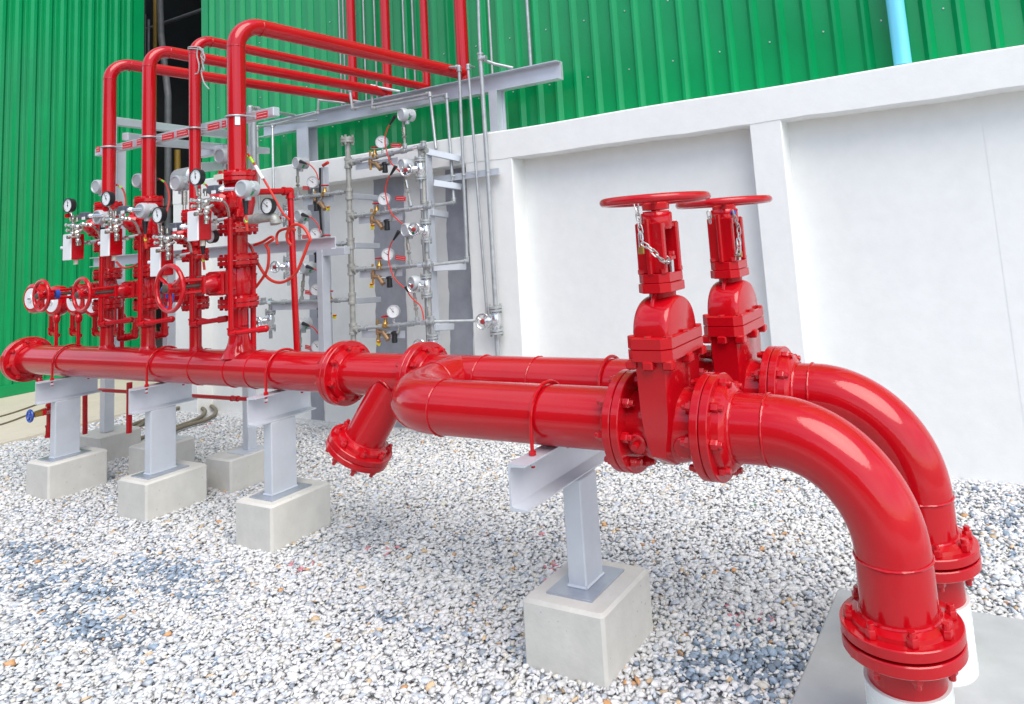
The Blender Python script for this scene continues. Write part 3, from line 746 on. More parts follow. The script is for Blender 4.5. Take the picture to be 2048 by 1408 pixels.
def horiz_wheel(b, c, Rw, m, rt=.011, spokes=3, mh=None):
    b.ring(c, Y_, Rw, rt, m, 48, 10)
    b.lathe([(.012, -.02), (.03, -.018), (.03, .02), (.016, .028)], c, -Y_, mh or m, 20)
    for k in range(spokes):
        a = .5+2*math.pi*k/spokes; d = V((math.cos(a), 0, math.sin(a)))
        b.tube([V(c)+d*.02, V(c)+d*(Rw*.6)+V((0, .006, 0)), V(c)+d*Rw], rt*.8, m, 8)
for i, (x, r) in enumerate(RIS):
    zl, zu, zd, zt = ZL[i]; o = V((x, YM, 0)); Rf = r*(2.1 if r > .04 else 2.3); th = .026
    mk('outlet_neck', man, lambda b: b.cyl((x, YM, 1.2), (x, YM, zl-.004), r, RED, 36))
    # isolating valve with its stem pointing out to the front
    t = thing('gate_valve', 'red valve with horizontal handwheel on the '+RN[i], 'valve', (x, YM, zl), 'red handwheel valves low on the risers')
    def flg(b):
        small_flange(b, (x, YM, zl+.002), Z_, Rf, th, r); nuts(b, (x, YM, zl), Rf*.82, 8, .0125, .044)
        small_flange(b, (x, YM, zl-.002), -Z_, Rf, th, r)
    mk('flange_pair', t, flg)
    mk('flange', t, lambda b: (small_flange(b, (x, YM, zu-.002), -Z_, Rf, th, r), nuts(b, (x, YM, zu), Rf*.82, 8, .0125, .044)))
    zc = (zl+zu)/2; k = r/.057
    yb = YM-.105*k-.02
    yw = (2.50, 2.50, 2.73, 2.485)[i]
    def vb(b):
        b.lathe([(r, 0), (r*1.15, .02), (r*1.42, (zu-zl)*.32), (r*1.5, (zu-zl)*.5), (r*1.42, (zu-zl)*.68), (r*1.15, zu-zl-.02), (r, zu-zl)], (x, YM, zl), Z_, RED, 36)
        b.box((x, YM-.06*k, zc), (.115*k, .13*k, .115*k), RED, bev=.012)
        b.box((x, yb, zc), (.15*k, .022, .15*k), RED, bev=.006); b.box((x, yb-.026, zc), (.15*k, .022, .15*k), RED, bev=.006)
        for sx in (-1, 1):
            for sz in (-1, 1): b.cyl((x+sx*.058*k, yb-.05, zc+sz*.058*k), (x+sx*.058*k, yb+.025, zc+sz*.058*k), .011*k, RED2, 6)
        b.lathe([(.06*k, 0), (.058*k, .03), (.042*k, .07), (.034*k, .085)], (x, yb-.036, zc), -Y_, RED, 28)
    mk('body', t, vb)
    def yk(b):
        y0, y1 = yb-.118, yw+.035
        b.box((x, y0, zc), (.05*k+.02, .025, .11*k), RED, bev=.005); b.box((x, (y0+.042), zc), (.05*k+.015, .02, .10*k), RED, bev=.005)
        for s in (-1, 1):
            b.box((x, (y0+y1)/2, zc+s*.036*k), (.05*k, abs(y1-y0), .022*k), RED, bev=.005)
            b.cyl((x, y0-.03, zc+s*.05*k), (x, y0+.02, zc+s*.05*k), .008, DARKM, 8)
        b.lathe([(.035*k, 0), (.035*k, .04), (.028*k, .05)], (x, y1+.03, zc), -Y_, RED, 24)
    mk('yoke', t, yk)
    mk('stem', t, lambda b: (b.cyl((x, yb-.09, zc), (x, yw-.03, zc), .011, DARKM, 12), b.lathe([(.020*k, 0), (.026*k, .004), (.025*k, .016), (.012*k, .022)], (x, yw-.018, zc), -Y_, DARKM, 14)))
    hz = zc+(.025 if i == 3 else .015)
    if i == 2: mk('handwheel', t, lambda b: horiz_wheel(b, (x, yw, zc), .072, BLUE, .008, 4))
    else: mk('handwheel', t, lambda b: horiz_wheel(b, (x, yw, zc), .134 if i == 3 else .104, RED, .0135 if i == 3 else .0125, 3))
    if i == 0: mk('blue_sticker', t, lambda b: b.cyl((x, yw+.075, zc), (x, yw+.10, zc), .037, BLUE, 18))
    # short spool above it
    t = thing('pipe_spool', 'short red flanged spool midway up the '+RN[i], 'pipe', (x, YM, zu), 'red spools on the risers')
    mk('pipe', t, lambda b: b.cyl((x, YM, zu+.01), (x, YM, zd-.01), r, RED, 36))
    def flg(b):
        small_flange(b, (x, YM, zd-.002), -Z_, Rf, th, r); nuts(b, (x, YM, zd), Rf*.82, 8, .0125, .044)
    mk('flange', t, flg); mk('flange', t, lambda b: small_flange(b, (x, YM, zu+.002), Z_, Rf, th, r))
    # deluge valve: bulbous body with a bolted dome cover on its front
    t = thing('deluge_valve', 'red bulbous deluge valve on the '+RN[i], 'valve', (x, YM, zd), 'red deluge valves on the risers')
    h = zt-zd
    def db(b):
        b.lathe([(r, .01), (r*1.2, .03), (r*1.55, h*.25), (r*1.85, h*.5), (r*1.75, h*.68), (r*1.3, h*.86), (r*1.02, h-.03), (r, h-.01)], (x, YM, zd), Z_, RED, 40)
        for sx in (-1, 1): b.box((x+sx*r*1.6, YM-r*.9, zd+h*.28), (r*.6, r*.8, r*1.0), RED, bev=.006)
        b.cyl((x, YM-r*.6, zd+h*.72), (x+r*1.2, YM-r*2.3, zd+h*.72), r*.4, RED, 14)
    mk('body', t, db)
    def cov(b):
        c = (x, YM-r*1.3, zd+h*.52)
        b.lathe([(r*1.75, 0), (r*1.75, .02), (r*1.70, .023), (r*1.72, .026), (r*1.72, .045), (r*1.35, .05), (r*1.2, .075), (r*.7, .1), (r*.2, .108)], c, -Y_, RED, 36)
        for k2 in range(8):
            a = k2*math.pi/4+.3; p = V(c)+V((math.cos(a)*r*1.52, -.045, math.sin(a)*r*1.52)); b.cyl(p+V((0, .07, 0)), p-V((0, .014, 0)), .009, RED2, 6)
    mk('cover', t, cov)
    def flg(b):
        small_flange(b, (x, YM, zt-.002), -Z_, Rf, th, r); nuts(b, (x, YM, zt), Rf*.82, 8, .013, .046)
    mk('flange', t, flg); mk('flange', t, lambda b: small_flange(b, (x, YM, zd+.002), Z_, Rf, th, r))
    # riser, elbow and overhead run to the shed
    px, zo, xe = OV[i]
    t = thing('riser_pipe', RN[i]+' bending over to the green shed', 'pipe', (x, YM, zt), 'red riser pipes bending over to the shed')
    ye = 5.0; Re = r*3.0
    e1 = V((xe, ye, PY(*px, ye).z))
    mk('pipe', t, lambda b: b.tube(bend([(x, YM, zt+.01), (x, YM, zo+.005), e1], Re, 14), r, RED, 40))
    mk('flange', t, lambda b: small_flange(b, (x, YM, zt+.002), Z_, Rf, th, r))
    mk('weld_seam', t, lambda b: b.ring((x, YM, zo-Re), Z_, r, .003, RED, 36, 6, wob=.5))
    mk('weld_seam', t, lambda b: b.ring(V((x, YM, zo))+(e1-V((x, YM, zo))).normalized()*Re, (e1-V((x, YM, zo))), r, .003, RED, 36, 6, wob=.5))
    # vertical leg on the shed wall
    mk('wall_leg', t, lambda b: b.tube([e1+V((0, 0, -r*1.02)), e1+V((0, 0, .2)), e1+V((0, 0, 2.6))], r, RED, 36))
# clamps round the risers, on the crossbar
for i, (px, py) in enumerate(((225, 293), (297, 275), (390, 257), (472, 234))):
    x, r = RIS[i]; z = PY(px, py, YM).z
    b = MB(); rr = r+.008
    pts = [(x-rr, YM+.12, z), (x-rr, YM, z)]+[(x-rr*math.cos(a), YM-rr*math.sin(a), z) for a in [math.pi*k/14 for k in range(1, 14)]]+[(x+rr, YM, z), (x+rr, YM+.12, z)]
    b.tube(pts, .006, GALV, 8)
    tag(b.build('pipe_clamp'), 'grey U-bolt round the '+RN[i], 'pipe clamp', 'grey U-bolts round the risers')
b = MB(); q = V((RIS[3][0]+.052, YM-.03, PY(484, 240, YM).z)); b.box(q, (.004, .03, .07), WHITE, Matrix.Rotation(-.5, 3, 'Z')); tag(b.build('sticker'), 'small white sticker on the thick right-hand riser', 'sticker')
b = MB(); q = PY(437, 354, YM-.12); b.box(q, (.09, .008, .034), mat('cream_tag', (.66, .62, .52), .5)); tag(b.build('label_plate'), 'small cream plate on the top flange of the thick riser', 'label plate')
# grey wire tied round the thin riser
x, r = RIS[2]; z = PY(390, 96, YM).z; b = MB()
b.ring((x, YM, z), Z_, r+.004, .004, ROPE, 24, 6); b.ring((x, YM, z-.012), V((.1, 0, 1)), r+.005, .004, ROPE, 24, 6)
ty = YM-.06
for pts in ([(396, 93), (394, 110), (398, 130), (396, 145), (390, 148)], [(400, 95), (407, 105), (404, 120), (408, 140), (402, 142)], [(398, 94), (409, 112), (406, 128), (403, 145), (408, 165), (418, 178)], [(400, 96), (406, 100), (402, 112), (409, 122)]):
    b.tube(spline([PY(a, c, ty) for a, c in pts]), .0042, ROPE, 6)
tag(b.build('tie_wire'), 'tangled grey wire tied round the thin third riser', 'wire')

# ================================================================== trim on each riser
TN = ('leftmost riser', 'second riser from the left', 'thin third riser', 'thick right-hand riser')
OFF = [(-1.50, 0, -.05), (-1.00, 0, -.045), (-.40, 0, -.20), (0, 0, 0)]
def P4(px, py, Y): return PY(px, py, Y)
def fitting(b, p, dirs, r, l, m):
    b.sph(p, r, m, 12)
    for d in dirs:
        d = V(d).normalized(); b.lathe([(r*.95, 0), (r*.95, l*.7), (r*1.12, l*.72), (r*1.12, l)], p, d, m, 12)
def gauge(name, label, p, n, r, case, grp, dep=.035, ang=.6, par_pts=None):
    """dial faces along n"""
    t = thing(name, label, 'gauge', p, grp); n = V(n).normalized(); p = V(p); u, v, _ = basis(n)
    mk('case', t, lambda b: b.lathe([(r*.8, -dep), (r*.97, -dep*.92), (r*1.0, -dep*.4), (r*1.04, -.004), (r*1.04, .003), (r*.93, .004), (r*.92, -.001)], p, n, case, 32, cap1=False))
    mk('dial', t, lambda b: b.lathe([(r*.93, -.004), (r*.93, -.0005), (r*.0, -.0005)], p, n, DIAL, 32))
    def ndl(b):
        up = V((0, 0, 1)); side = n.cross(up).normalized()
        for k in range(19):
            a = R(-135+15*k); d = up*math.cos(a)+side*math.sin(a); L = .10 if k % 3 else .16
            q = p+n*.0006+d*r*(.84-L/2); b.box(q, (r*.025, .0006, r*L), INK, Matrix((side*math.cos(a)-up*math.sin(a), n, d)).transposed())
        a = ang; d = up*math.cos(a)+side*math.sin(a); b.box(p+n*.002+d*r*.22, (r*.06, .001, r*.95), INK, Matrix((side*math.cos(a)-up*math.sin(a), n, d)).transposed())
        b.cyl(p, p+n*.003, r*.09, INK, 10)
        b.box(p+n*.0006+up*r*.4, (r*.3, .0006, r*.05), INK, Matrix((side, n, up)).transposed())
    mk('needle', t, ndl)
    return t
def transmitter(label, p, n, r, L, grp, green=True, name='transmitter'):
    t = thing(name, label, 'transmitter', p, grp); n = V(n).normalized(); p = V(p); u, v, _ = basis(n)
    mk('housing', t, lambda b: (b.lathe([(r*.80, -L), (r*.93, -L+.006), (r*.93, -.62*L), (r*.86, -.60*L), (r*.86, -.40*L), (r*.98, -.38*L), (r, -.012), (r*.93, 0), (r*.80, .002), (r*.74, -.004)], p, n, SHEL, 32),
                                b.cyl(p-n*L*.5, p-n*L*.5+V((n.y*-1, n.x, 0))*r*1.35, r*.30, SHEL, 12), b.cyl(p-n*L*.5, p-n*L*.5-V((0, 0, r*1.35)), r*.34, SHEL, 12)))
    if green: mk('green_label', t, lambda b: b.rings([[p-n*L*(.59-.17*(j//2))+(Z_*math.sin(a)+n.cross(Z_).normalized()*math.cos(a))*r*(.875 if j in (0, 1, 2, 3) else .87) for a in [R(205+6*q) for q in range(19)]] for j in (0, 2)], GREENL, cap0=False, cap1=False))
    return t
NF = (.10, -1, 0)
for i in (3, 1, 0, 2):
    D = V(OFF[i]); Q = lambda px, py, Y: PY(px, py, Y)+D
    x, r = RIS[i]
    t = thing('trim_piping', 'silver needle valves and small red pipe on the '+TN[i], 'pipework', Q(460, 550, 2.78), 'small trim pipework in front of the risers')
    def tp(b):
        a, c = Q(460, 440, 2.78), Q(462, 667, 2.78); e_ = V((c.x+.17, c.y+.115, c.z+.012))
        if i != 3: c.z = 1.245; e_.z = 1.26
        b.tube([a, c], .0155, RED2, 14); b.tube([c, e_], .0155, RED2, 14); b.sph(e_, .022, RED2)
        fitting(b, c, [(e_-c), (0, 0, 1)], .021, .034, RED2); fitting(b, a, [(0, 0, -1), (-1, -.4, 0)], .018, .03, RED2)
        b.cyl(e_-(e_-c)*.22, e_, .021, RED2, 14)
        b.cyl((x+r*.4, YM-r*.6, c.z+.02), (c+e_)/2+V((0, 0, .0)), .013, RED2, 10)
    mk('trim_pipe', t, tp)
    def nip(b):
        a = Q(458, 437, 2.78); b.cyl(a, Q(420, 443, 2.70), .012, GALV, 12); b.cyl(Q(436, 441, 2.73), Q(428, 443, 2.715), .018, STEEL, 6)
        b.cyl(Q(413, 440, 2.66), Q(413, 448, 2.66), .014, STEEL, 10)
        for p0, p1, rr in (((412, 448), (412, 398), .011), ((400, 402), (436, 398), .012), ((398, 378), (399, 425), .010), ((391, 372), (397, 385), .009)):
            b.cyl(Q(*p0, 2.62), Q(*p1, 2.62), rr, STEEL, 12)
        for pp, rr in (((412, 405), .024), ((399, 402), .02), ((427, 398), .019), ((399, 420), .017), ((413, 424), .018), ((398, 388), .014), ((436, 399), .015), ((414, 436), .016)): b.sph(Q(*pp, 2.615), rr, STEEL)
        for pp, dd in (((394, 412), (-1, 0, 0)), ((394, 402), (-1, -.2, .2)), ((404, 428), (0, -1, 0)), ((426, 410), (0, -1, -.5)), ((411, 392), (0, 0, 1))):
            p = Q(*pp, 2.61); b.cyl(p, p+V(dd)*.035, .009, STEEL, 10); b.cyl(p+V(dd)*.03, p+V(dd)*.045, .014, STEEL, 6)
        p = Q(412, 386, 2.62); b.cyl(p, p+V((0, 0, .022)), .017, BLACK, 10)
        # curved stainless tube
        b.tube(spline([Q(432, 398, 2.63), Q(446, 402, 2.66), Q(455, 415, 2.72), Q(459, 437, 2.78)], 6), .0085, STEEL, 10); b.cyl(Q(434, 398, 2.635), Q(444, 401, 2.655), .013, STEEL, 6)
    mk('needle_valve', t, nip)
    # pressure switch, gauge, box, transmitters
    t = thing('pressure_switch', 'small grey switch block beside the gauge of the '+TN[i], 'switch', Q(428, 379, 2.64), 'grey pressure switches on the riser trim')
    mk('block', t, lambda b: (b.box(Q(429, 379, 2.64), (.075, .05, .05), mat('slate_plastic', (.09, .10, .13), .4) if 'slate_plastic' not in MATS else MATS['slate_plastic'], bev=.005), b.cyl(Q(438, 379, 2.64), Q(470, 378, 2.69), .012, CHROME, 12), b.cyl(Q(441, 379, 2.645), Q(449, 379, 2.66), .017, CHROME, 6)))
    mk('nameplate', t, lambda b: b.box(Q(427, 384, 2.612), (.04, .003, .02), WHITE))
    g = gauge('pressure_gauge', 'black-cased white dial gauge above the box of the '+TN[i], Q(391, 354, 2.55), NF, .049, BLACK, 'black-cased gauges on the risers', .034, (.15, .5, .3, .1)[i])
    mk('stem', g, lambda b: b.cyl(Q(393, 368, 2.57), Q(395, 390, 2.60), .008, STEEL, 10))
    if i != 3 and i != 2: mk('red_cap', g, lambda b: b.cyl(Q(391, 378, 2.575), Q(388, 378, 2.56), .016, RED2, 10))
    bx_ = thing('junction_box', 'red box with a white front cover beside the '+TN[i], 'box', Q(385, 452, 2.62), 'red and white boxes on the risers')
    mk('body', bx_, lambda b: b.box(Q(386, 452, 2.6)+V((0, .045, 0)), (.104, .078, .18), RED2, bev=.004))
    mk('cover', bx_, lambda b: b.box(Q(386, 452, 2.6)+V((0, .001, 0)), (.108, .010, .184), WHITE, bev=.003))
    mk('knob', bx_, lambda b: (b.cyl(Q(386, 452, 2.6)+V((-.058, .01, 0)), Q(386, 452, 2.6)+V((-.075, -.004, 0)), .011, SILV, 10)))
    mk('cable_gland', bx_, lambda b: (b.cyl(Q(386, 452, 2.6)+V((.025, .045, -.09)), Q(386, 452, 2.6)+V((.025, .045, -.125)), .014, mat('bone_plastic', (.55, .5, .42), .5) if 'bone_plastic' not in MATS else MATS['bone_plastic'], 10)))
    tr = transmitter('grey round transmitter in front of the '+TN[i], Q(481, 377, 2.68)+D*.085, NF, .053, .105, 'grey transmitters in front of the risers')
    mk('connector', tr, lambda b: b.cyl(D*.085+Q(491, 398, 2.74), D*.085+Q(492, 430, 2.735), .020, BLACK, 14, r1=.009))
    mk('lead', tr, lambda b: b.tube(spline([D*.085+Q(492, 430, 2.735), D*.085+Q(493, 445, 2.735), D*.085+Q(495, 462, 2.74)]), .0075, CABLE, 8))
    mk('tape', tr, lambda b: b.tube([D*.085+Q(492, 437, 2.735), D*.085+Q(493, 445, 2.735)], .0085, LIME, 8))
# pressure transmitters standing behind the risers, on thin stems
for i, (px, py, Y) in enumerate(((190, 373, 3.12), (272, 361, 3.12), (349, 366, 3.0), (438, 312, 3.15))):
    p = PY(px, py, Y)
    tr = transmitter('grey round transmitter on a stem behind the '+TN[i], p, NF, .058, .105, 'grey transmitters behind the risers', green=False)
    q = p+V((0.02, .06, -.06))
    mk('stem', tr, lambda b: (b.cyl(q, q-V((0, 0, .10)), .019, STEEL, 12), b.cyl(q-V((0, 0, .08)), q-V((0, 0, .27)), .012, STEEL, 10), b.cyl(q-V((0, 0, .25)), q-V((0, 0, .28)), .022, STEEL, 6), b.cyl(q-V((0, 0, .27)), V((RIS[i][0], YM+.03, q.z-.30)), .014, RED2, 10)))
    c0 = p+V((.09, .07, 0))
    mk('connector', tr, lambda b: b.cyl(c0-V((.03, 0, 0)), c0+V((.07, .02, 0)), .017, BLACK, 12, r1=.008))
    pts = [c0+V((.07, .02, 0)), c0+V((.16, .02, -.05)), c0+V((.24, .0, -.16)), c0+V((.30, -.05, -.28))]
    mk('lead', tr, lambda b: b.tube(spline(pts), .007, CABLE, 8))
    mk('tape', tr, lambda b: b.tube(spline(pts)[3:7], .008, LIME, 8))

# water gong bells with white faces behind the left end of the header
for k, (px, py) in enumerate(((62, 597), (103, 603), (147, 600), (184, 603))):
    Y = 3.16; p = PY(px, py, Y); p.x += .02
    t = thing('alarm_gong', ('leftmost', 'second', 'third', 'fourth, mostly hidden,')[k]+' red alarm bell with a white face behind the header', 'alarm bell', p, 'red alarm bells with white faces')
    mk('bell', t, lambda b: b.lathe([(.05, -.13), (.10, -.11), (.128, -.07), (.135, -.03), (.128, .0), (.106, .013), (.088, .008)], p, NF, RED, 36))
    mk('face', t, lambda b: b.lathe([(.092, .004), (.090, .012), (.03, .013), (.028, .02), (.0, .02)], p, NF, DIAL, 36))
    mk('hub', t, lambda b: b.box(p+V((0, -.02, 0)), (.05, .01, .012), CHROME))
    zb = PY(105, 668, 3.2).z
    def st(b):
        q = p+V((.0, .11, 0)); c = V((q.x+.10, q.y, p.z-.05)); e_ = V((c.x, c.y, zb)); f_ = V((c.x+.30, c.y-.08, zb-.01))
        b.cyl(q, c, .019, RED2, 12); b.tube([c, (c+e_)/2, e_], .019, RED2, 12); b.tube([e_, (e_+f_)/2, f_], .0185, RED2, 12); fitting(b, e_, [(0, 0, 1), (f_-e_)], .025, .045, RED2)
        g_ = V((c.x+.32, c.y-.1, p.z-.02)); h_ = V((c.x+.32, c.y-.1, .95)); b.tube([g_, (g_+h_)/2, h_], .0145, RED2, 12); b.lathe([(.016, 0), (.026, .02), (.028, .05), (.016, .07)], (g_.x, g_.y, 1.2), Z_, RED2, 12)
    mk('stand_pipe', t, st)
# red pipes with fittings between and behind the risers
def redrun(label, pts, r=.0165, name='drain_pipe', caps=True):
    b = MB(); pts = [V(p) for p in pts]
    for a, c in zip(pts, pts[1:]): b.tube([a, c], r, RED2, 14)
    for k in range(1, len(pts)-1): fitting(b, pts[k], [(pts[k-1]-pts[k]), (pts[k+1]-pts[k])], r*1.3, r*2.6, RED2)
    if caps: b.sph(pts[0], r*1.4, RED2)
    return tag(b.build(name), label, 'pipe')
redrun('red pipe running out from the right-hand deluge valve and turning down behind the header', [PY(512, 384, 3.05), PY(580, 382, 3.3), PY(595, 720, 3.3)], .021)
redrun('thin red standpipe just right of the thick riser', [PY(507, 520, 2.99), PY(506, 560, 2.99), PY(507, 700, 2.99)], .017)
redrun('short red elbow run between the first two risers', [PY(242, 600, 3.05), PY(241, 676, 3.05), PY(270, 672, 3.1), PY(272, 635, 3.1)], .02)
redrun('short red elbow run right of the second riser', [PY(329, 590, 3.05), PY(329, 668, 3.05), PY(312, 671, 3.02)], .02)
redrun('upright red drain pipe dropping below the header left of the first support', [PY(70, 735, 3.1), PY(80, 765, 3.1), PY(100, 772, 3.1), PY(99, 800, 3.1), PY(98, 862, 3.1), PY(97, 874, 3.1)], .019, caps=False)
redrun('slim red drain pipe dropping to the gravel right of the first support', [PY(170, 775, 3.2), PY(170, 868, 3.2)], .018, caps=False)
redrun('slim red drain pipe beside the second footing row', [PY(259, 765, 3.2), PY(258, 866, 3.2)], .02, caps=False)
redrun('slim horizontal red pipe passing behind the supports', [PY(198, 780, 3.25), PY(470, 797, 3.25), PY(515, 799, 3.25)], .014, caps=False)
t = thing('drain_valve', 'small drain valve with a blue handwheel by the leftmost support', 'valve', PY(75, 829, 3.0))
mk('body', t, lambda b: (b.cyl(PY(100, 822, 3.1), PY(86, 825, 3.0), .026, RED2, 14), b.cyl(PY(86, 825, 3.0), PY(62, 831, 2.95), .012, BRASS, 10), b.box(PY(76, 828, 2.97), (.03, .06, .04), BRASS, bev=.004), b.sph(PY(99, 822, 3.1), .028, RED2)))
def bw(b):
    c = PY(60, 832, 2.92); b.ring(c, Y_, .043, .010, BLUE, 28, 8); b.cyl(c-V((0, .01, 0)), c+V((0, .012, 0)), .016, BLUE, 12)
    for a in (0, 2.1, 4.2): b.cyl(c, c+V((math.cos(a), 0, math.sin(a)))*.043, .009, BLUE, 8)
mk('handwheel', t, bw)
# discharge nozzle and extra gauge right of the thick riser
t = thing('outlet_elbow', 'bare steel outlet elbow beside the thick right-hand riser', 'pipe fitting', PY(535, 437, 2.9))
mk('elbow', t, lambda b: (b.tube(bend([PY(495, 440, 2.88), PY(549, 433, 2.9), PY(551, 449, 2.9)], .03, 8), .030, GALVD, 20), b.lathe([(.030, 0), (.036, .002), (.036, .02), (.030, .022)], PY(552, 440, 2.9), V((0, 0, -1)), GALVD, 20), b.lathe([(.030, 0), (.035, .002), (.035, .02)], PY(516, 437, 2.89), V((-1, 0, 0)), GALVD, 20)))
g = gauge('pressure_gauge', 'black-cased pinkish dial gauge right of the thick riser', PY(534, 412, 2.86), NF, .049, BLACK, 'black-cased gauges on the risers', .034, .9)
mk('stem', g, lambda b: b.cyl(PY(537, 425, 2.89), PY(536, 436, 2.89), .009, STEEL, 10))
gauge('pressure_gauge', 'small dark gauge half hidden by the right-hand red and white box', PY(421, 473, 2.74), NF, .042, BLACK, 'black-cased gauges on the risers', .034, .4)
# red cable loops on the crossbar behind the thick riser
CBL = [([(470, 470), (500, 492), (512, 520), (535, 555), (562, 565), (590, 548), (606, 515), (616, 488), (620, 478), (610, 458), (596, 449), (583, 453), (574, 468), (576, 482), (582, 490)], 'long red cable loop hanging over the grey crossbar'),
       ([(555, 489), (553, 475), (558, 463), (575, 457), (590, 460)], 'short red cable bow left of the hanging loop'),
       ([(508, 490), (525, 484), (542, 474), (546, 479), (532, 489), (537, 500), (537, 525), (532, 545), (515, 570), (503, 583), (498, 590)], 'red cable drooping from the crossbar down to the thick riser'),
       ([(496, 308), (515, 338), (540, 380), (565, 425), (580, 440)], 'red cable slanting down right from the thick riser')]
for k, (pts, lb) in enumerate(CBL):
    Y = (3.02, 3.3, 3.0, 3.0)[k]; b = MB(); P = spline([PY(a, c, Y+.01*math.sin(j)) for j, (a, c) in enumerate(pts)]); b.tube(P, .0095 if k < 3 else .007, CABLE, 8)
    if k == 3: b.tube([PY(511, 332, Y), PY(526, 358, Y)], .011, WHITE, 8); b.tube([PY(500, 315, Y), PY(507, 326, Y)], .009, LIME, 8)
    tag(b.build('cable'), lb, 'cable', 'red cables round the thick riser')
b = MB(); P = spline([PY(a, c, 2.9) for a, c in ((233, 524), (245, 535), (262, 534), (275, 528))]); b.tube(P, .008, CABLE, 8); tag(b.build('cable'), 'short red cable under the box of the second riser', 'cable')
# ================================================================== grey steel frames behind the risers
def beam(b, p0, p1, w, h, m=SILV, bev=.004):
    p0, p1 = V(p0), V(p1); d = (p1-p0); L = d.length; d.normalize()
    if abs(d.z) > .9: s = X_
    else: s = d.cross(Z_).normalized()
    u = s.cross(d).normalized()
    b.box((p0+p1)/2, (w, L, h), m, Matrix((s, d, u)).transposed(), bev=bev)
def chan_x(b, p0, p1, h, fl, m=SILV, tw=.007, open_=-1):
    """C channel between two points, web vertical, flanges towards -Y (open_=-1)"""
    p0, p1 = V(p0), V(p1)
    P = [(0, -h/2), (fl, -h/2), (fl, -h/2+tw), (tw, -h/2+tw), (tw, h/2-tw), (fl, h/2-tw), (fl, h/2), (0, h/2)]
    b.rings([[p+V((0, open_*a, c)) for a, c in P] for p in (p0, p1)], m)
fr = thing('crossbar_frame', 'grey steel frame holding the red risers at shoulder and head height', 'steel frame', (-6, 3.3, 0))
yc = YM+.075
zc0, zc1 = PY(225, 297, yc).z, PY(472, 238, yc).z
zc_ = (zc0+zc1)/2
mk('crossbar', fr, lambda b: beam(b, (PY(188, 300, yc).x, yc+.03, zc0), (PY(545, 222, yc).x, yc+.03, zc1), .05, .06), 25)
for p0, p1 in (((250, 273, yc+.03), (455, 299, 4.3)), ((313, 284, yc+.03), (535, 302, 4.5)), ((400, 262, yc+.03), (460, 268, 3.9))):
    mk('arm', fr, lambda b: beam(b, PY(*p0), PY(*p1), .05, .06), 25)
xp = -7.07
mk('post', fr, lambda b: b.bx((xp-.04, 3.44, .223), (xp+.04, 3.52, PY(199, 240, 3.44).z), SILV, bev=.004))
mk('top_rail', fr, lambda b: beam(b, (xp, 3.48, PY(199, 244, 3.44).z), PY(452, 270, YW), .07, .075), 25)
xq = PY(238, 400, 3.6).x
mk('post', fr, lambda b: b.bx((xq-.04, 3.56, .80), (xq+.04, 3.64, PY(238, 290, 3.6).z), SILV, bev=.004))
mk('rail', fr, lambda b: beam(b, PY(400, 308, 3.7), PY(452, 298, 3.7), .07, .07), 25)
mk('rail', fr, lambda b: beam(b, PY(395, 335, 3.9), PY(460, 330, 4.5), .07, .09), 25)
lo = thing('low_rail', 'long grey channel rail crossing behind the risers at valve height', 'steel rail', (-5.5, 3.45, 0))
zr = (PY(180, 522, 3.45).z+PY(672, 489, 3.45).z)/2
mk('rail', lo, lambda b: chan_x(b, (-7.25, 3.45, zr), (PY(672, 489, 3.45).x, 3.45, zr), .085, .04), 25)
for x0, z0 in ((-6.16, .215), (-5.12, .215)):
    mk('post', lo, lambda b: b.bx((x0-.035, 3.46, z0+.008), (x0+.035, 3.53, zr+.02), SILV, bev=.004))
    mk('base_plate', lo, lambda b: b.bx((x0-.10, 3.38, z0), (x0+.10, 3.58, z0+.012), SILV, bev=.002))
mk('lower_rail', lo, lambda b: chan_x(b, (-7.10, 3.44, .80), (-4.95, 3.44, .80), .07, .04), 25)
wp = thing('white_post', 'pale square steel post with a short cap rail left of the rack', 'post', (-5.4, 4.2, 0))
xw = PY(648, 600, 4.3).x
mk('post', wp, lambda b: (b.bx((xw-.036, 4.26, .52), (xw+.036, 4.34, PY(648, 496, 4.3).z), SILV, bev=.003), b.bx((xw-.03, 4.341, .53), (xw+.03, YR+.02, .60), SILV)))
mk('cap_rail', wp, lambda b: b.bx((xw+.037, 4.27, PY(648, 512, 4.3).z), (PY(695, 505, 4.3).x, 4.33, PY(648, 497, 4.3).z), SILV, bev=.003))
TAGT = mat('tag_lettering', (.72, .42, .42), .5)
# red name tags on the crossbar
def red_tag(label, p, w, h, tilt=0., n=-1):
    t = thing('name_tag', label, 'name tag', p, 'small red name tags with white lines'); p = V(p); Rm = Matrix.Rotation(tilt, 3, 'Y')
    mk('plate', t, lambda b: b.box(p, (w, .004, h), TAG, Rm, bev=.001))
    def tx(b):
        rr = random.Random(int(p.x*1000))
        for row in (.22, -.22):
            x = -w*.40
            while x < w*.36:
                l = rr.uniform(.06, .13)*w; b.box(p+Rm @ V((x+l/2, -.0032, row*h)), (l, .001, h*.11), TAGT, Rm); x += l+w*.03
    mk('lettering', t, tx)
for k, (px, py, wpx) in enumerate(((196, 299, 8), (255, 290, 19), (279, 284, 10), (336, 273, 23), (365, 266, 22), (427, 253, 23), (448, 248, 8), (524, 230, 22))):
    Y = yc-.035; a, c = PY(px-wpx/2, py, Y), PY(px+wpx/2, py, Y)
    red_tag(('narrow red tag left of the leftmost riser', 'red tag just right of the leftmost riser', 'narrow red tag left of the second riser', 'red tag just right of the second riser', 'red tag just left of the thin riser', 'red tag just right of the thin riser', 'narrow red tag left of the thick riser', 'red tag just right of the thick riser')[k], (a+c)/2, (c-a).length, .046)

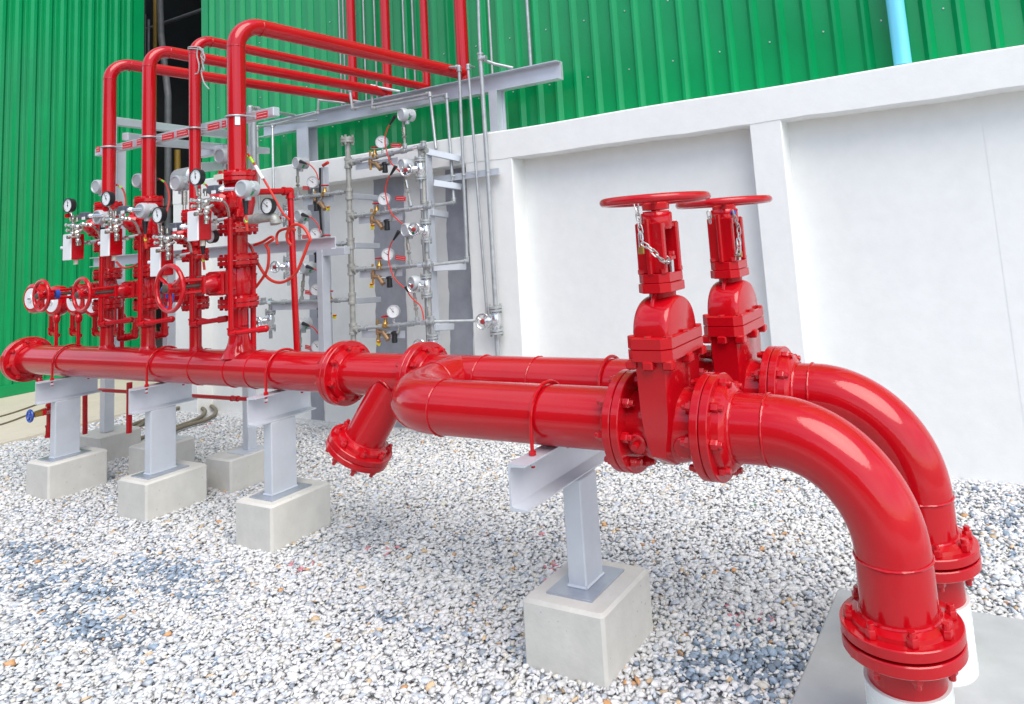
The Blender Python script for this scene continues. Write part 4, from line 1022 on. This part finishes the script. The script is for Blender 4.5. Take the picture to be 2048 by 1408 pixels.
# ================================================================== steel beam on posts above the wall
bm_ = thing('roof_beam', 'long silver steel channel beam on two posts above the white wall', 'steel beam', (-5, 4.95, 2.5))
zb_ = 3.0
mk('beam', bm_, lambda b: chan_x(b, (-6.95, 4.96, zb_), (-3.08, 4.96, zb_), .155, .07), 25)
mk('rear_beam', bm_, lambda b: b.bx((-6.95, 4.965, zb_-.0775), (-3.08, 4.985, zb_+.0775), SILV), 25)
for px0, px1 in ((599, 632), (985, 1016)):
    xa, xb = PY(px0, 235, 4.9).x, PY(px1, 235, 4.9).x
    mk('post', bm_, lambda b: (b.bx((xa, 4.86, ZT-.02), (xb-.08, 4.868, zb_-.078), SILV), b.bx((xa+.05, 4.87, ZT-.02), (xa+.06, 4.97, zb_-.078), SILV), b.bx((xa, 4.972, ZT-.02), (xb-.08, 4.98, zb_-.078), SILV), b.bx((xa-.02, 4.84, ZT-.004), (xb-.05, 5.0, ZT+.012), SILV)), 25)

# ================================================================== galvanised pipework
def fit_g(b, p, dirs, r, m=GALV): fitting(b, p, dirs, r*1.45, r*2.9, m)
def grey(label, pts, r=.0135, m=GALV, fits=True, name='conduit', ends=False, grp=None):
    b = MB(); pts = [V(p) for p in pts]
    for a, c in zip(pts, pts[1:]): b.tube([a, (a+c)/2, c], r, m, 12)
    if fits:
        for k in range(1, len(pts)-1): fit_g(b, pts[k], [pts[k-1]-pts[k], pts[k+1]-pts[k]], r, m)
    if ends:
        for k in (0, -1): b.sph(pts[k], r*1.5, m)
    return tag(b.build(name), label, 'conduit', grp)
YB, YV = 4.84, 4.74
P_ = lambda x, y, Y: PY(x, y, Y)
YK = 4.40
grey('first grey riser conduit left of the thick one, ending in the top rack branch', [P_(872, 298, YV), P_(860, 187, YB), P_(705, 218, YB), P_(699, 176, YB), P_(800, 200, 5.0)])
grey('grey conduit dropping to the second rack branch', [P_(868, 411, YK), P_(908, 405, YV), P_(893, 189, YB), P_(745, 217, YB), P_(743, 172, YB), P_(800, 183, 5.0)])
grey('grey conduit dropping to the third rack branch', [P_(866, 529, YK), P_(934, 522, YV), P_(918, 134, YV), P_(870, 136, 4.85)])
grey('grey conduit dropping to the low rack branch', [P_(975, 640, YV), P_(936, 131, YV), P_(948, 135, 5.0)], .012)
t = thing('flanged_riser', 'thick galvanised pipe at the right of the rack with a flanged valve near its foot', 'pipe', P_(992, 640, YV))
gx = P_(992, 640, YV).x
mk('pipe', t, lambda b: (b.tube([P_(961, 118, YV), P_(977, 370, YV), P_(991, 612, YV)], .0185, GALV, 16), b.tube(bend([P_(993, 668, YV), V((P_(993, 668, YV).x, YV, .6)), V((P_(993, 668, YV).x, YR+.02, .6))], .06, 6), .0185, GALV, 16), fit_g(b, P_(961, 118, YV), [(0, 0, 1), (1, .3, 0)], .018), b.tube([P_(961, 118, YV), P_(990, 128, 4.85), P_(1026, 136, 4.93)], .014, GALV, 12), b.tube([P_(961, 118, YV), P_(958, 50, YV), P_(956, -30, YV)], .013, GALV, 12)))
def silver_valve(b, c, s=1., wd=(-1, -.35, 0), wheel=True, wl=.12):
    """small flanged valve: two flange pairs on a vertical run, bonnet and handwheel to the front left"""
    c = V(c)
    b.lathe([(.02*s, -.075*s), (.03*s, -.06*s), (.040*s, -.02*s), (.042*s, 0), (.040*s, .02*s), (.03*s, .06*s), (.02*s, .075*s)], c, Z_, CHROME, 20)
    for sg in (-1, 1):
        for z in (.068, .090): b.cyl(c+V((0, 0, sg*z*s)), c+V((0, 0, sg*(z+.017)*s)), .052*s, GALV, 24)
        for k in range(4):
            a = .8+k*math.pi/2; p = c+V((math.cos(a)*.042*s, math.sin(a)*.042*s, sg*.087*s)); b.cyl(p-V((0, 0, .036*s)), p+V((0, 0, .036*s)), .008*s, GALVD, 6)
    d = V(wd).normalized(); b.cyl(c, c+d*.075*s, .030*s, CHROME, 16); b.cyl(c+d*.05*s, c+d*.066*s, .040*s, CHROME, 16); b.cyl(c+d*.07*s, c+d*wl*s, .016*s, CHROME, 12)
    return d
def wheel_s(b, c, d, r):
    d = V(d).normalized(); b.ring(c, d, r, r*.16, CHROME, 24, 8); u, v, _ = basis(d)
    for k in range(5): b.cyl(c, V(c)+(u*math.cos(k*1.257)+v*math.sin(k*1.257))*r, r*.12, CHROME, 6)
def hub_s(b, c, d, r): b.lathe([(r*.5, -.006), (r*.62, 0), (r*.5, .012), (r*.15, .015)], c, d, HUB, 16)
def vparts(t, c, s, wpx, Yw):
    cw = PY(*wpx, Yw); d = (cw-V(c)).normalized(); L = (cw-V(c)).length/s
    mk('body', t, lambda b: silver_valve(b, c, s, d, wl=L))
    n = V((.25, -1, 0)) if True else d
    mk('handwheel', t, lambda b: wheel_s(b, cw, n, .056*s)); mk('hub', t, lambda b: hub_s(b, cw+n.normalized()*.004, n, .036*s))
vparts(t, P_(992, 640, YV), 1.05, (966, 643), YV-.05)
grey('grey pipe linking the lowest rack branch to the flanged riser', [P_(868, 643, YK), P_(955, 641, YV-.02)], .012)
# bracket carrying the vertical conduits
t = thing('conduit_bracket', 'lilac grey angle bracket clamping four vertical conduits on the white wall', 'bracket', P_(930, 348, 4.79))
a, c = P_(866, 360, 4.79), P_(998, 343, 4.79); zz = (a.z+c.z)/2
mk('angle', t, lambda b: (b.bx((a.x, 4.785, zz-.03), (c.x, 4.792, zz+.03), SILV), b.bx((a.x, 4.74, zz-.031), (c.x+.03, 4.785, zz-.025), SILV)))
for px, py in ((907, 352), (928, 350), (948, 347), (976, 343)): mk('clip', t, lambda b: b.ring(P_(px, py, YV), Z_, .018, .004, GALV, 20, 6))
# conduits left of the beam
grey('tall pair of grey conduits beside the thick riser', [P_(501, 340, 3.6), P_(500, 216, 3.6), P_(512, 218, 4.0), P_(590, 231, 4.93)], .016, ends=False)
grey('thicker grey conduit of the pair beside the thick riser', [P_(508, 345, 3.6), P_(507, 222, 3.6)], .022, fits=False)
grey('pale conduit dropping behind the red outlet pipe', [P_(519, 420, 4.5), P_(514, 254, 4.5), P_(545, 250, YB), P_(636, 240, YB)], .012)
grey('pale conduit dropping from the beam left of the rack', [P_(547, 395, 4.6), P_(545, 250, 4.8), P_(636, 226, YB), P_(637, 190, YB), P_(722, 204, 5.0)], .012)
grey('short conduit crossing over the beam at its middle', [P_(637, 200, YB), P_(690, 206, 5.0)], .011)
for lb, px0, px1, r in (('slim conduit on the green wall left of the first red wall pipe', 671, 682, .009), ('second slim conduit left of the first red wall pipe', 682, 690, .009), ('slim conduit right of the first red wall pipe', 722, 731, .010), ('slim conduit left of the second red wall pipe', 748, 753, .010), ('slim conduit left of the third red wall pipe', 803, 811, .010), ('second slim conduit left of the third red wall pipe', 825, 830, .010), ('slim conduit right of the thick red wall pipe', 976, 985, .011), ('isolated grey conduit above the right end of the beam', 1052, 1063, .014)):
    q = P_(px1, 150, 5.1); grey(lb, [(q.x, 5.1, zb_+.0), (q.x, 5.1, 4.2), (q.x, 5.1, 5.6)], r, GALV, fits=False, grp='slim conduits on the green wall')

# ================================================================== instrument rack
hd = thing('rack_header', 'grey vertical rack pipe with a flanged cap and side tees', 'pipe', P_(700, 480, YK))
hx = P_(701, 480, YK).x; zt_ = P_(694, 283, YK).z
mk('pipe', hd, lambda b: b.tube(bend([(hx, YR+.02, .56), (hx, YK, .56), (hx, YK, zt_)], .07, 6), .0235, GALVD, 18))
def cap(b):
    for dz in (0, .024): b.cyl((hx, YK, zt_-.01+dz), (hx, YK, zt_+.011+dz), .058, GALVD, 28)
    for k in range(4):
        a = .5+k*math.pi/2; b.cyl((hx+.046*math.cos(a), YK+.046*math.sin(a), zt_-.035), (hx+.046*math.cos(a), YK+.046*math.sin(a), zt_+.055), .010, GALVD, 6)
mk('flanged_cap', hd, cap)
for py in (325, 388, 432, 487, 539, 597, 658):
    z = P_(703, py, YK).z; tee = py in (325, 432, 539, 658)
    mk('tee' if tee else 'coupling', hd, lambda b: (b.lathe([(.025, -.05), (.034, -.048), (.034, -.025), (.030, -.022), (.030, .022), (.034, .025), (.034, .048), (.025, .05)], (hx, YK, z), Z_, GALVD, 20), tee and b.lathe([(.024, 0), (.026, .045), (.032, .046), (.032, .066), (.022, .068)], (hx, YK, z), X_, GALVD, 18)))
vx = P_(852, 480, YK+.03).x
t = thing('rack_header', 'second grey vertical rack pipe running through the chrome flanged valves', 'pipe', (vx, YK+.03, 0))
mk('pipe', t, lambda b: b.tube(bend([(vx, YR+.02, .56), (vx, YK+.03, .56), (vx, YK+.03, P_(852, 292, YK+.03).z)], .05, 6), .0165, GALVD, 16))
for py in (300, 411, 529, 643):
    z = P_(855, py, YK+.03).z
    mk('tee', t, lambda b: (b.lathe([(.017, -.045), (.026, -.043), (.026, -.022), (.022, -.02), (.022, .02), (.026, .022), (.026, .043), (.017, .045)], (vx, YK+.03, z), Z_, GALVD, 16), b.lathe([(.02, 0), (.02, .03), (.026, .031), (.026, .05), (.016, .051)], (vx, YK+.03, z), X_, GALVD, 14)))
# posts of the rack
t = thing('rack_post', 'silver channel post carrying the right-hand rack branches', 'post', P_(850, 480, 4.55))
mk('post', t, lambda b: chan_x(b, P_(855, 480, 4.62)*1.0, P_(855, 480, 4.62)*1.0, .01, .01) if False else (b.bx((P_(848, 480, 4.6).x, 4.58, .52), (P_(862, 480, 4.6).x, 4.66, P_(855, 296, 4.6).z), SILV, bev=.003), b.bx((P_(849, 480, 4.6).x, 4.661, .53), (P_(861, 480, 4.6).x, YR+.02, .59), SILV)))
mk('slot', t, lambda b: b.bx((P_(848, 480, 4.6).x-.022, 4.60, .52), (P_(848, 480, 4.6).x-.001, 4.65, P_(855, 300, 4.6).z), RUST))
t = thing('rack_post', 'slender silver post carrying the left-hand rack branches', 'post', P_(648, 400, 4.6))
mk('post', t, lambda b: (b.bx((P_(642, 400, 4.6).x, 4.58, .52), (P_(652, 400, 4.6).x, 4.64, P_(647, 334, 4.6).z), SILV, bev=.003), b.bx((P_(643, 400, 4.6).x, 4.641, .53), (P_(651, 400, 4.6).x, YR+.02, .59), SILV)))
mk('cable', t, lambda b: b.tube(spline([P_(640, 336, 4.57), P_(640, 420, 4.57), P_(643, 470, 4.57), P_(641, 500, 4.57)]), .009, BLACK, 8))
mk('red_tip', t, lambda b: b.tube([P_(646, 331, 4.57), P_(656, 325, 4.57)], .016, CABLE, 8))
ORD = ('uppermost', 'second', 'third', 'lowest')
def lever(b, p, m, s=.03): b.box(p, (s*2.2, .012, .010), m, bev=.002)
def branch(side, k, pl, pr, gp, bv, tr, tg, fl, ys, st, ylw):
    """one horizontal run: pl..pr pixel ends, gp gauge, bv brass valve, tr transmitter, tg tag, fl filter, ys strainer, st stem foot"""
    nm = ORD[k]+' '+side+' rack branch'
    Y = YK if side == 'right-hand' else YK-.0
    a, c = P_(*pl, Y), P_(*pr, Y)
    t = thing('rack_branch', 'grey horizontal pipe of the '+nm+' with brass fittings', 'pipe', a, 'horizontal pipes of the instrument rack')
    def pp(b):
        b.tube([a, c], .0155, GALV, 12)
        for f in (.12, .34, .55, .72, .88): q = a.lerp(c, f); d = (c-a).normalized(); b.lathe([(.016, -.028), (.023, -.027), (.023, .027), (.016, .028)], q, d, (CHROME, GALV)[int(f*10) % 2], 10)
        fit_g(b, a.lerp(c, .97), [(-1, 0, 0), (0, 0, 1)], .0155)
    mk('pipe', t, pp)
    if bv:
        q = P_(*bv, Y-.01); zr_ = a.lerp(c, abs(q.x-a.x)/max(.01, abs(c.x-a.x))).z
        mk('brass_valve', t, lambda b: (b.lathe([(.022, 0), (.027, .01), (.027, .03), (.016, .045), (.013, .075)], (q.x, Y, zr_-.01), Z_, BRASS, 14), b.cyl((q.x-.035, Y, zr_), (q.x+.035, Y, zr_), .019, BRASS, 12)))
        mk('red_handle', t, lambda b: (b.lathe([(.034, 0), (.036, .004), (.036, .010), (.02, .014)], (q.x, Y, zr_+.075), Z_, RED2, 12)))
    if ys:
        q = P_(*ys, Y)
        def yy(b):
            u = P_(ys[0]-16, ys[1]-4, Y); b.cyl(u, q, .016, BRONZE, 10); b.cyl(q-V((.03, 0, -.01)), q+V((.035, -.01, -.05)), .020, BRONZE, 12)
            b.cyl((u.x, Y, u.z+.10), u-V((0, 0, .07)), .010, BRASS, 10); b.cyl(u-V((0, 0, .025)), u+V((0, 0, .03)), .018, BRONZE, 10)
            if fl: b.cyl(q, P_(fl[0], fl[1]-8, Y), .010, STEEL, 8); w = P_(fl[0]+8, fl[1]-8, Y); b.tube([P_(fl[0], fl[1]-8, Y), w, w+V((.02, 0, .07))], .009, STEEL, 8)
        mk('strainer', t, yy)
    if fl: q2 = P_(*fl, Y); mk('black_filter', t, lambda b: b.lathe([(.021, -.05), (.024, -.045), (.021, .02), (.028, .022), (.028, .038), (.014, .045)], q2, Z_, BLACK, 14))
    if ylw: q3 = P_(*ylw, Y-.02); mk('yellow_tag', t, lambda b: (b.box(q3, (.042, .012, .040), YEL, Matrix.Rotation(.3*(k-1.5), 3, 'Y'), bev=.004), lever(b, q3+V((.015, -.01, .012)), RED2, .018)))
    if side: mk('angle_bracket', t, lambda b: b.bx((a.lerp(c, .06).x if a.x < c.x else c.lerp(a, .12).x, Y+.012, min(a.z, c.z)-.075), ((a.lerp(c, .62).x) if a.x < c.x else c.lerp(a, .75).x, Y+.018, min(a.z, c.z)-.016), SILV))
    g = gauge('pressure_gauge', 'pale-cased white dial gauge on the '+nm, P_(*gp, Y-.03), (.42, -.9, 0), .052, SHEL, 'pale-cased gauges on the instrument rack', .04, (.9, .75, .95, .6)[k])
    mk('stem', g, lambda b: b.cyl(P_(gp[0]+2, gp[1]+14, Y), P_(gp[0]+2, gp[1]+24, Y), .010, CHROME, 10))
    if tr:
        rv = side == 'right-hand'
        tt = transmitter('grey round transmitter on a stem above the '+nm, P_(*tr, Y-.07), (-.25, -1, 0) if rv else (-.1, -1, 0), .057, .12, 'grey transmitters on the instrument rack')
        q0 = P_(tr[0]+5, tr[1]+8, Y-.02); q1 = P_(*st, Y)
        mk('stem', tt, lambda b: (b.tube([q0, (q0+q1)/2, q1], .011, GALVD, 12), b.cyl(q0.lerp(q1, .30), q0.lerp(q1, .52), .016, STEEL, 10), b.cyl(q0.lerp(q1, .58), q0.lerp(q1, .64), .019, STEEL, 6), b.cyl(q0.lerp(q1, .85), q1, .019, GALV, 10)))
        if rv: pts = [(tr[0]-13, tr[1]+7), (tr[0]-26, tr[1]+28), (tr[0]-31, tr[1]+50), (tr[0]-28, tr[1]+72), (tr[0]-18, tr[1]+98), (tr[0]+8, tr[1]+122)]
        else: pts = [(tr[0]+14, tr[1]-2), (tr[0]+30, tr[1]+4), (tr[0]+42, tr[1]+18), (tr[0]+47, tr[1]+34)]
        W_ = [P_(x, y, Y-.06) for x, y in pts]
        if rv and k == 3: W_ = [P_(x, y, Y-.06) for x, y in ((813, 576), (818, 588), (828, 600), (842, 614), (848, 640))]
        mk('connector', tt, lambda b: b.cyl(W_[0].lerp(W_[1], -.2), W_[0].lerp(W_[1], .62), .017, BLACK, 12, r1=.008))
        mk('lead', tt, lambda b: b.tube(spline(W_), .0052, CABLE, 8))
    if tg: red_tag('red tag beside the gauge of the '+nm, P_(*tg, Y-.04), .115 if side == 'right-hand' else .09, .036, R(8))
branch('right-hand', 0, (700, 325), (852, 292), (763, 284), (748, 306), (801, 229), (792, 291), (770, 334), (757, 328), (810, 296), None)
branch('right-hand', 1, (706, 432), (864, 412), (768, 398), (752, 420), (802, 330), (801, 397), (774, 449), (760, 445), (822, 412), (745, 454))
branch('right-hand', 2, (708, 539), (862, 529), (775, 509), (757, 530), (808, 460), (801, 516), (779, 563), (762, 556), (821, 530), (743, 571))
branch('right-hand', 3, (712, 658), (868, 643), (786, 623), (769, 645), (822, 566), None, (789, 673), (772, 667), (835, 645), (757, 686))
branch('left-hand', 0, (690, 384), (592, 396), (625, 364), (648, 386), (590, 326), (612, 376), (633, 411), (646, 408), (596, 394), (656, 417))
branch('left-hand', 1, (695, 487), (590, 492), (630, 468), (652, 486), (594, 432), (611, 474), (634, 514), None, (599, 490), (574, 500) if False else None)
branch('left-hand', 2, (698, 600), (522, 605), (632, 579), (657, 598), (603, 536), (617, 585), (640, 624), (655, 617), (603, 602), (669, 633))
branch('left-hand', 3, (700, 712), (590, 716), (634, 693), None, (595, 650), (617, 695), None, None, (600, 714), None)
# flanged instrument valves
for lb, c, wpx in (('chrome flanged valve at the top of the right rack post', (841, 337), (812, 340)), ('chrome flanged valve midway down the right rack post', (852, 462), (828, 459)), ('chrome flanged valve low on the right rack post', (853, 571), (826, 572)), ('chrome flanged valve just above the second pipe flange', (866, 692), (838, 692)), ('chrome flanged valve on the wall left of the red standpipe', (577, 534), (550, 534)), ('lowest chrome flanged valve left of the red standpipe', (541, 640), (514, 645)), ('chrome flanged valve half hidden behind the steel outlet elbow', (576, 430), (560, 436))):
    Yv = YK+.02; p = P_(*c, Yv)
    t = thing('flanged_valve', lb, 'valve', p, 'small chrome flanged valves')
    vparts(t, p, .88, wpx, Yv-.08)
    mk('stub', t, lambda b: b.cyl(p+V((0, 0, .09)), p+V((0, 0, .20)), .016, GALV, 12)); mk('stub', t, lambda b: b.cyl(p-V((0, 0, .09)), p-V((0, 0, .17)), .015, GALV, 12))
# brackets from the rack to the wall
for k, (p0, p1, lb) in enumerate((((852, 303), (920, 318), 'uppermost'), ((866, 366), (922, 374), 'second'), ((862, 425), (893, 430), 'third'), ((866, 536), (932, 533), 'fourth'), ((868, 655), (905, 653), 'lowest'))):
    b = MB(); a_, c_ = P_(*p0, 4.60), P_(*p1, 4.80); beam(b, a_, c_, .05, .055); tag(b.build('wall_bracket'), lb+' silver bracket arm between the rack post and the wall', 'bracket', 'bracket arms of the instrument rack')
for k, (p0, p1, lb) in enumerate((((700, 392), (752, 396), 'upper'), ((706, 491), (756, 492), 'middle'), ((708, 602), (758, 599), 'lower'))):
    b = MB(); a_, c_ = P_(*p0, 4.44), P_(*p1, 4.80); beam(b, a_, c_, .05, .05); tag(b.build('wall_bracket'), lb+' silver bracket arm beside the grey rack header', 'bracket', 'bracket arms of the instrument rack')
# brown hose coils on the gravel
for lb, pts in (('outer loop of brown hose lying behind the header supports', [(225, 866), (290, 840), (360, 815), (410, 808), (432, 822), (415, 838), (370, 852), (330, 868)]), ('inner loop of brown hose lying behind the header supports', [(262, 862), (300, 838), (350, 818), (390, 812), (410, 822), (395, 838), (340, 858), (270, 880)])):
    b = MB(); b.tube(spline([PZ(x, y, .03) for x, y in pts]), .019, HOSE, 10); tag(b.build('hose'), lb, 'hose')
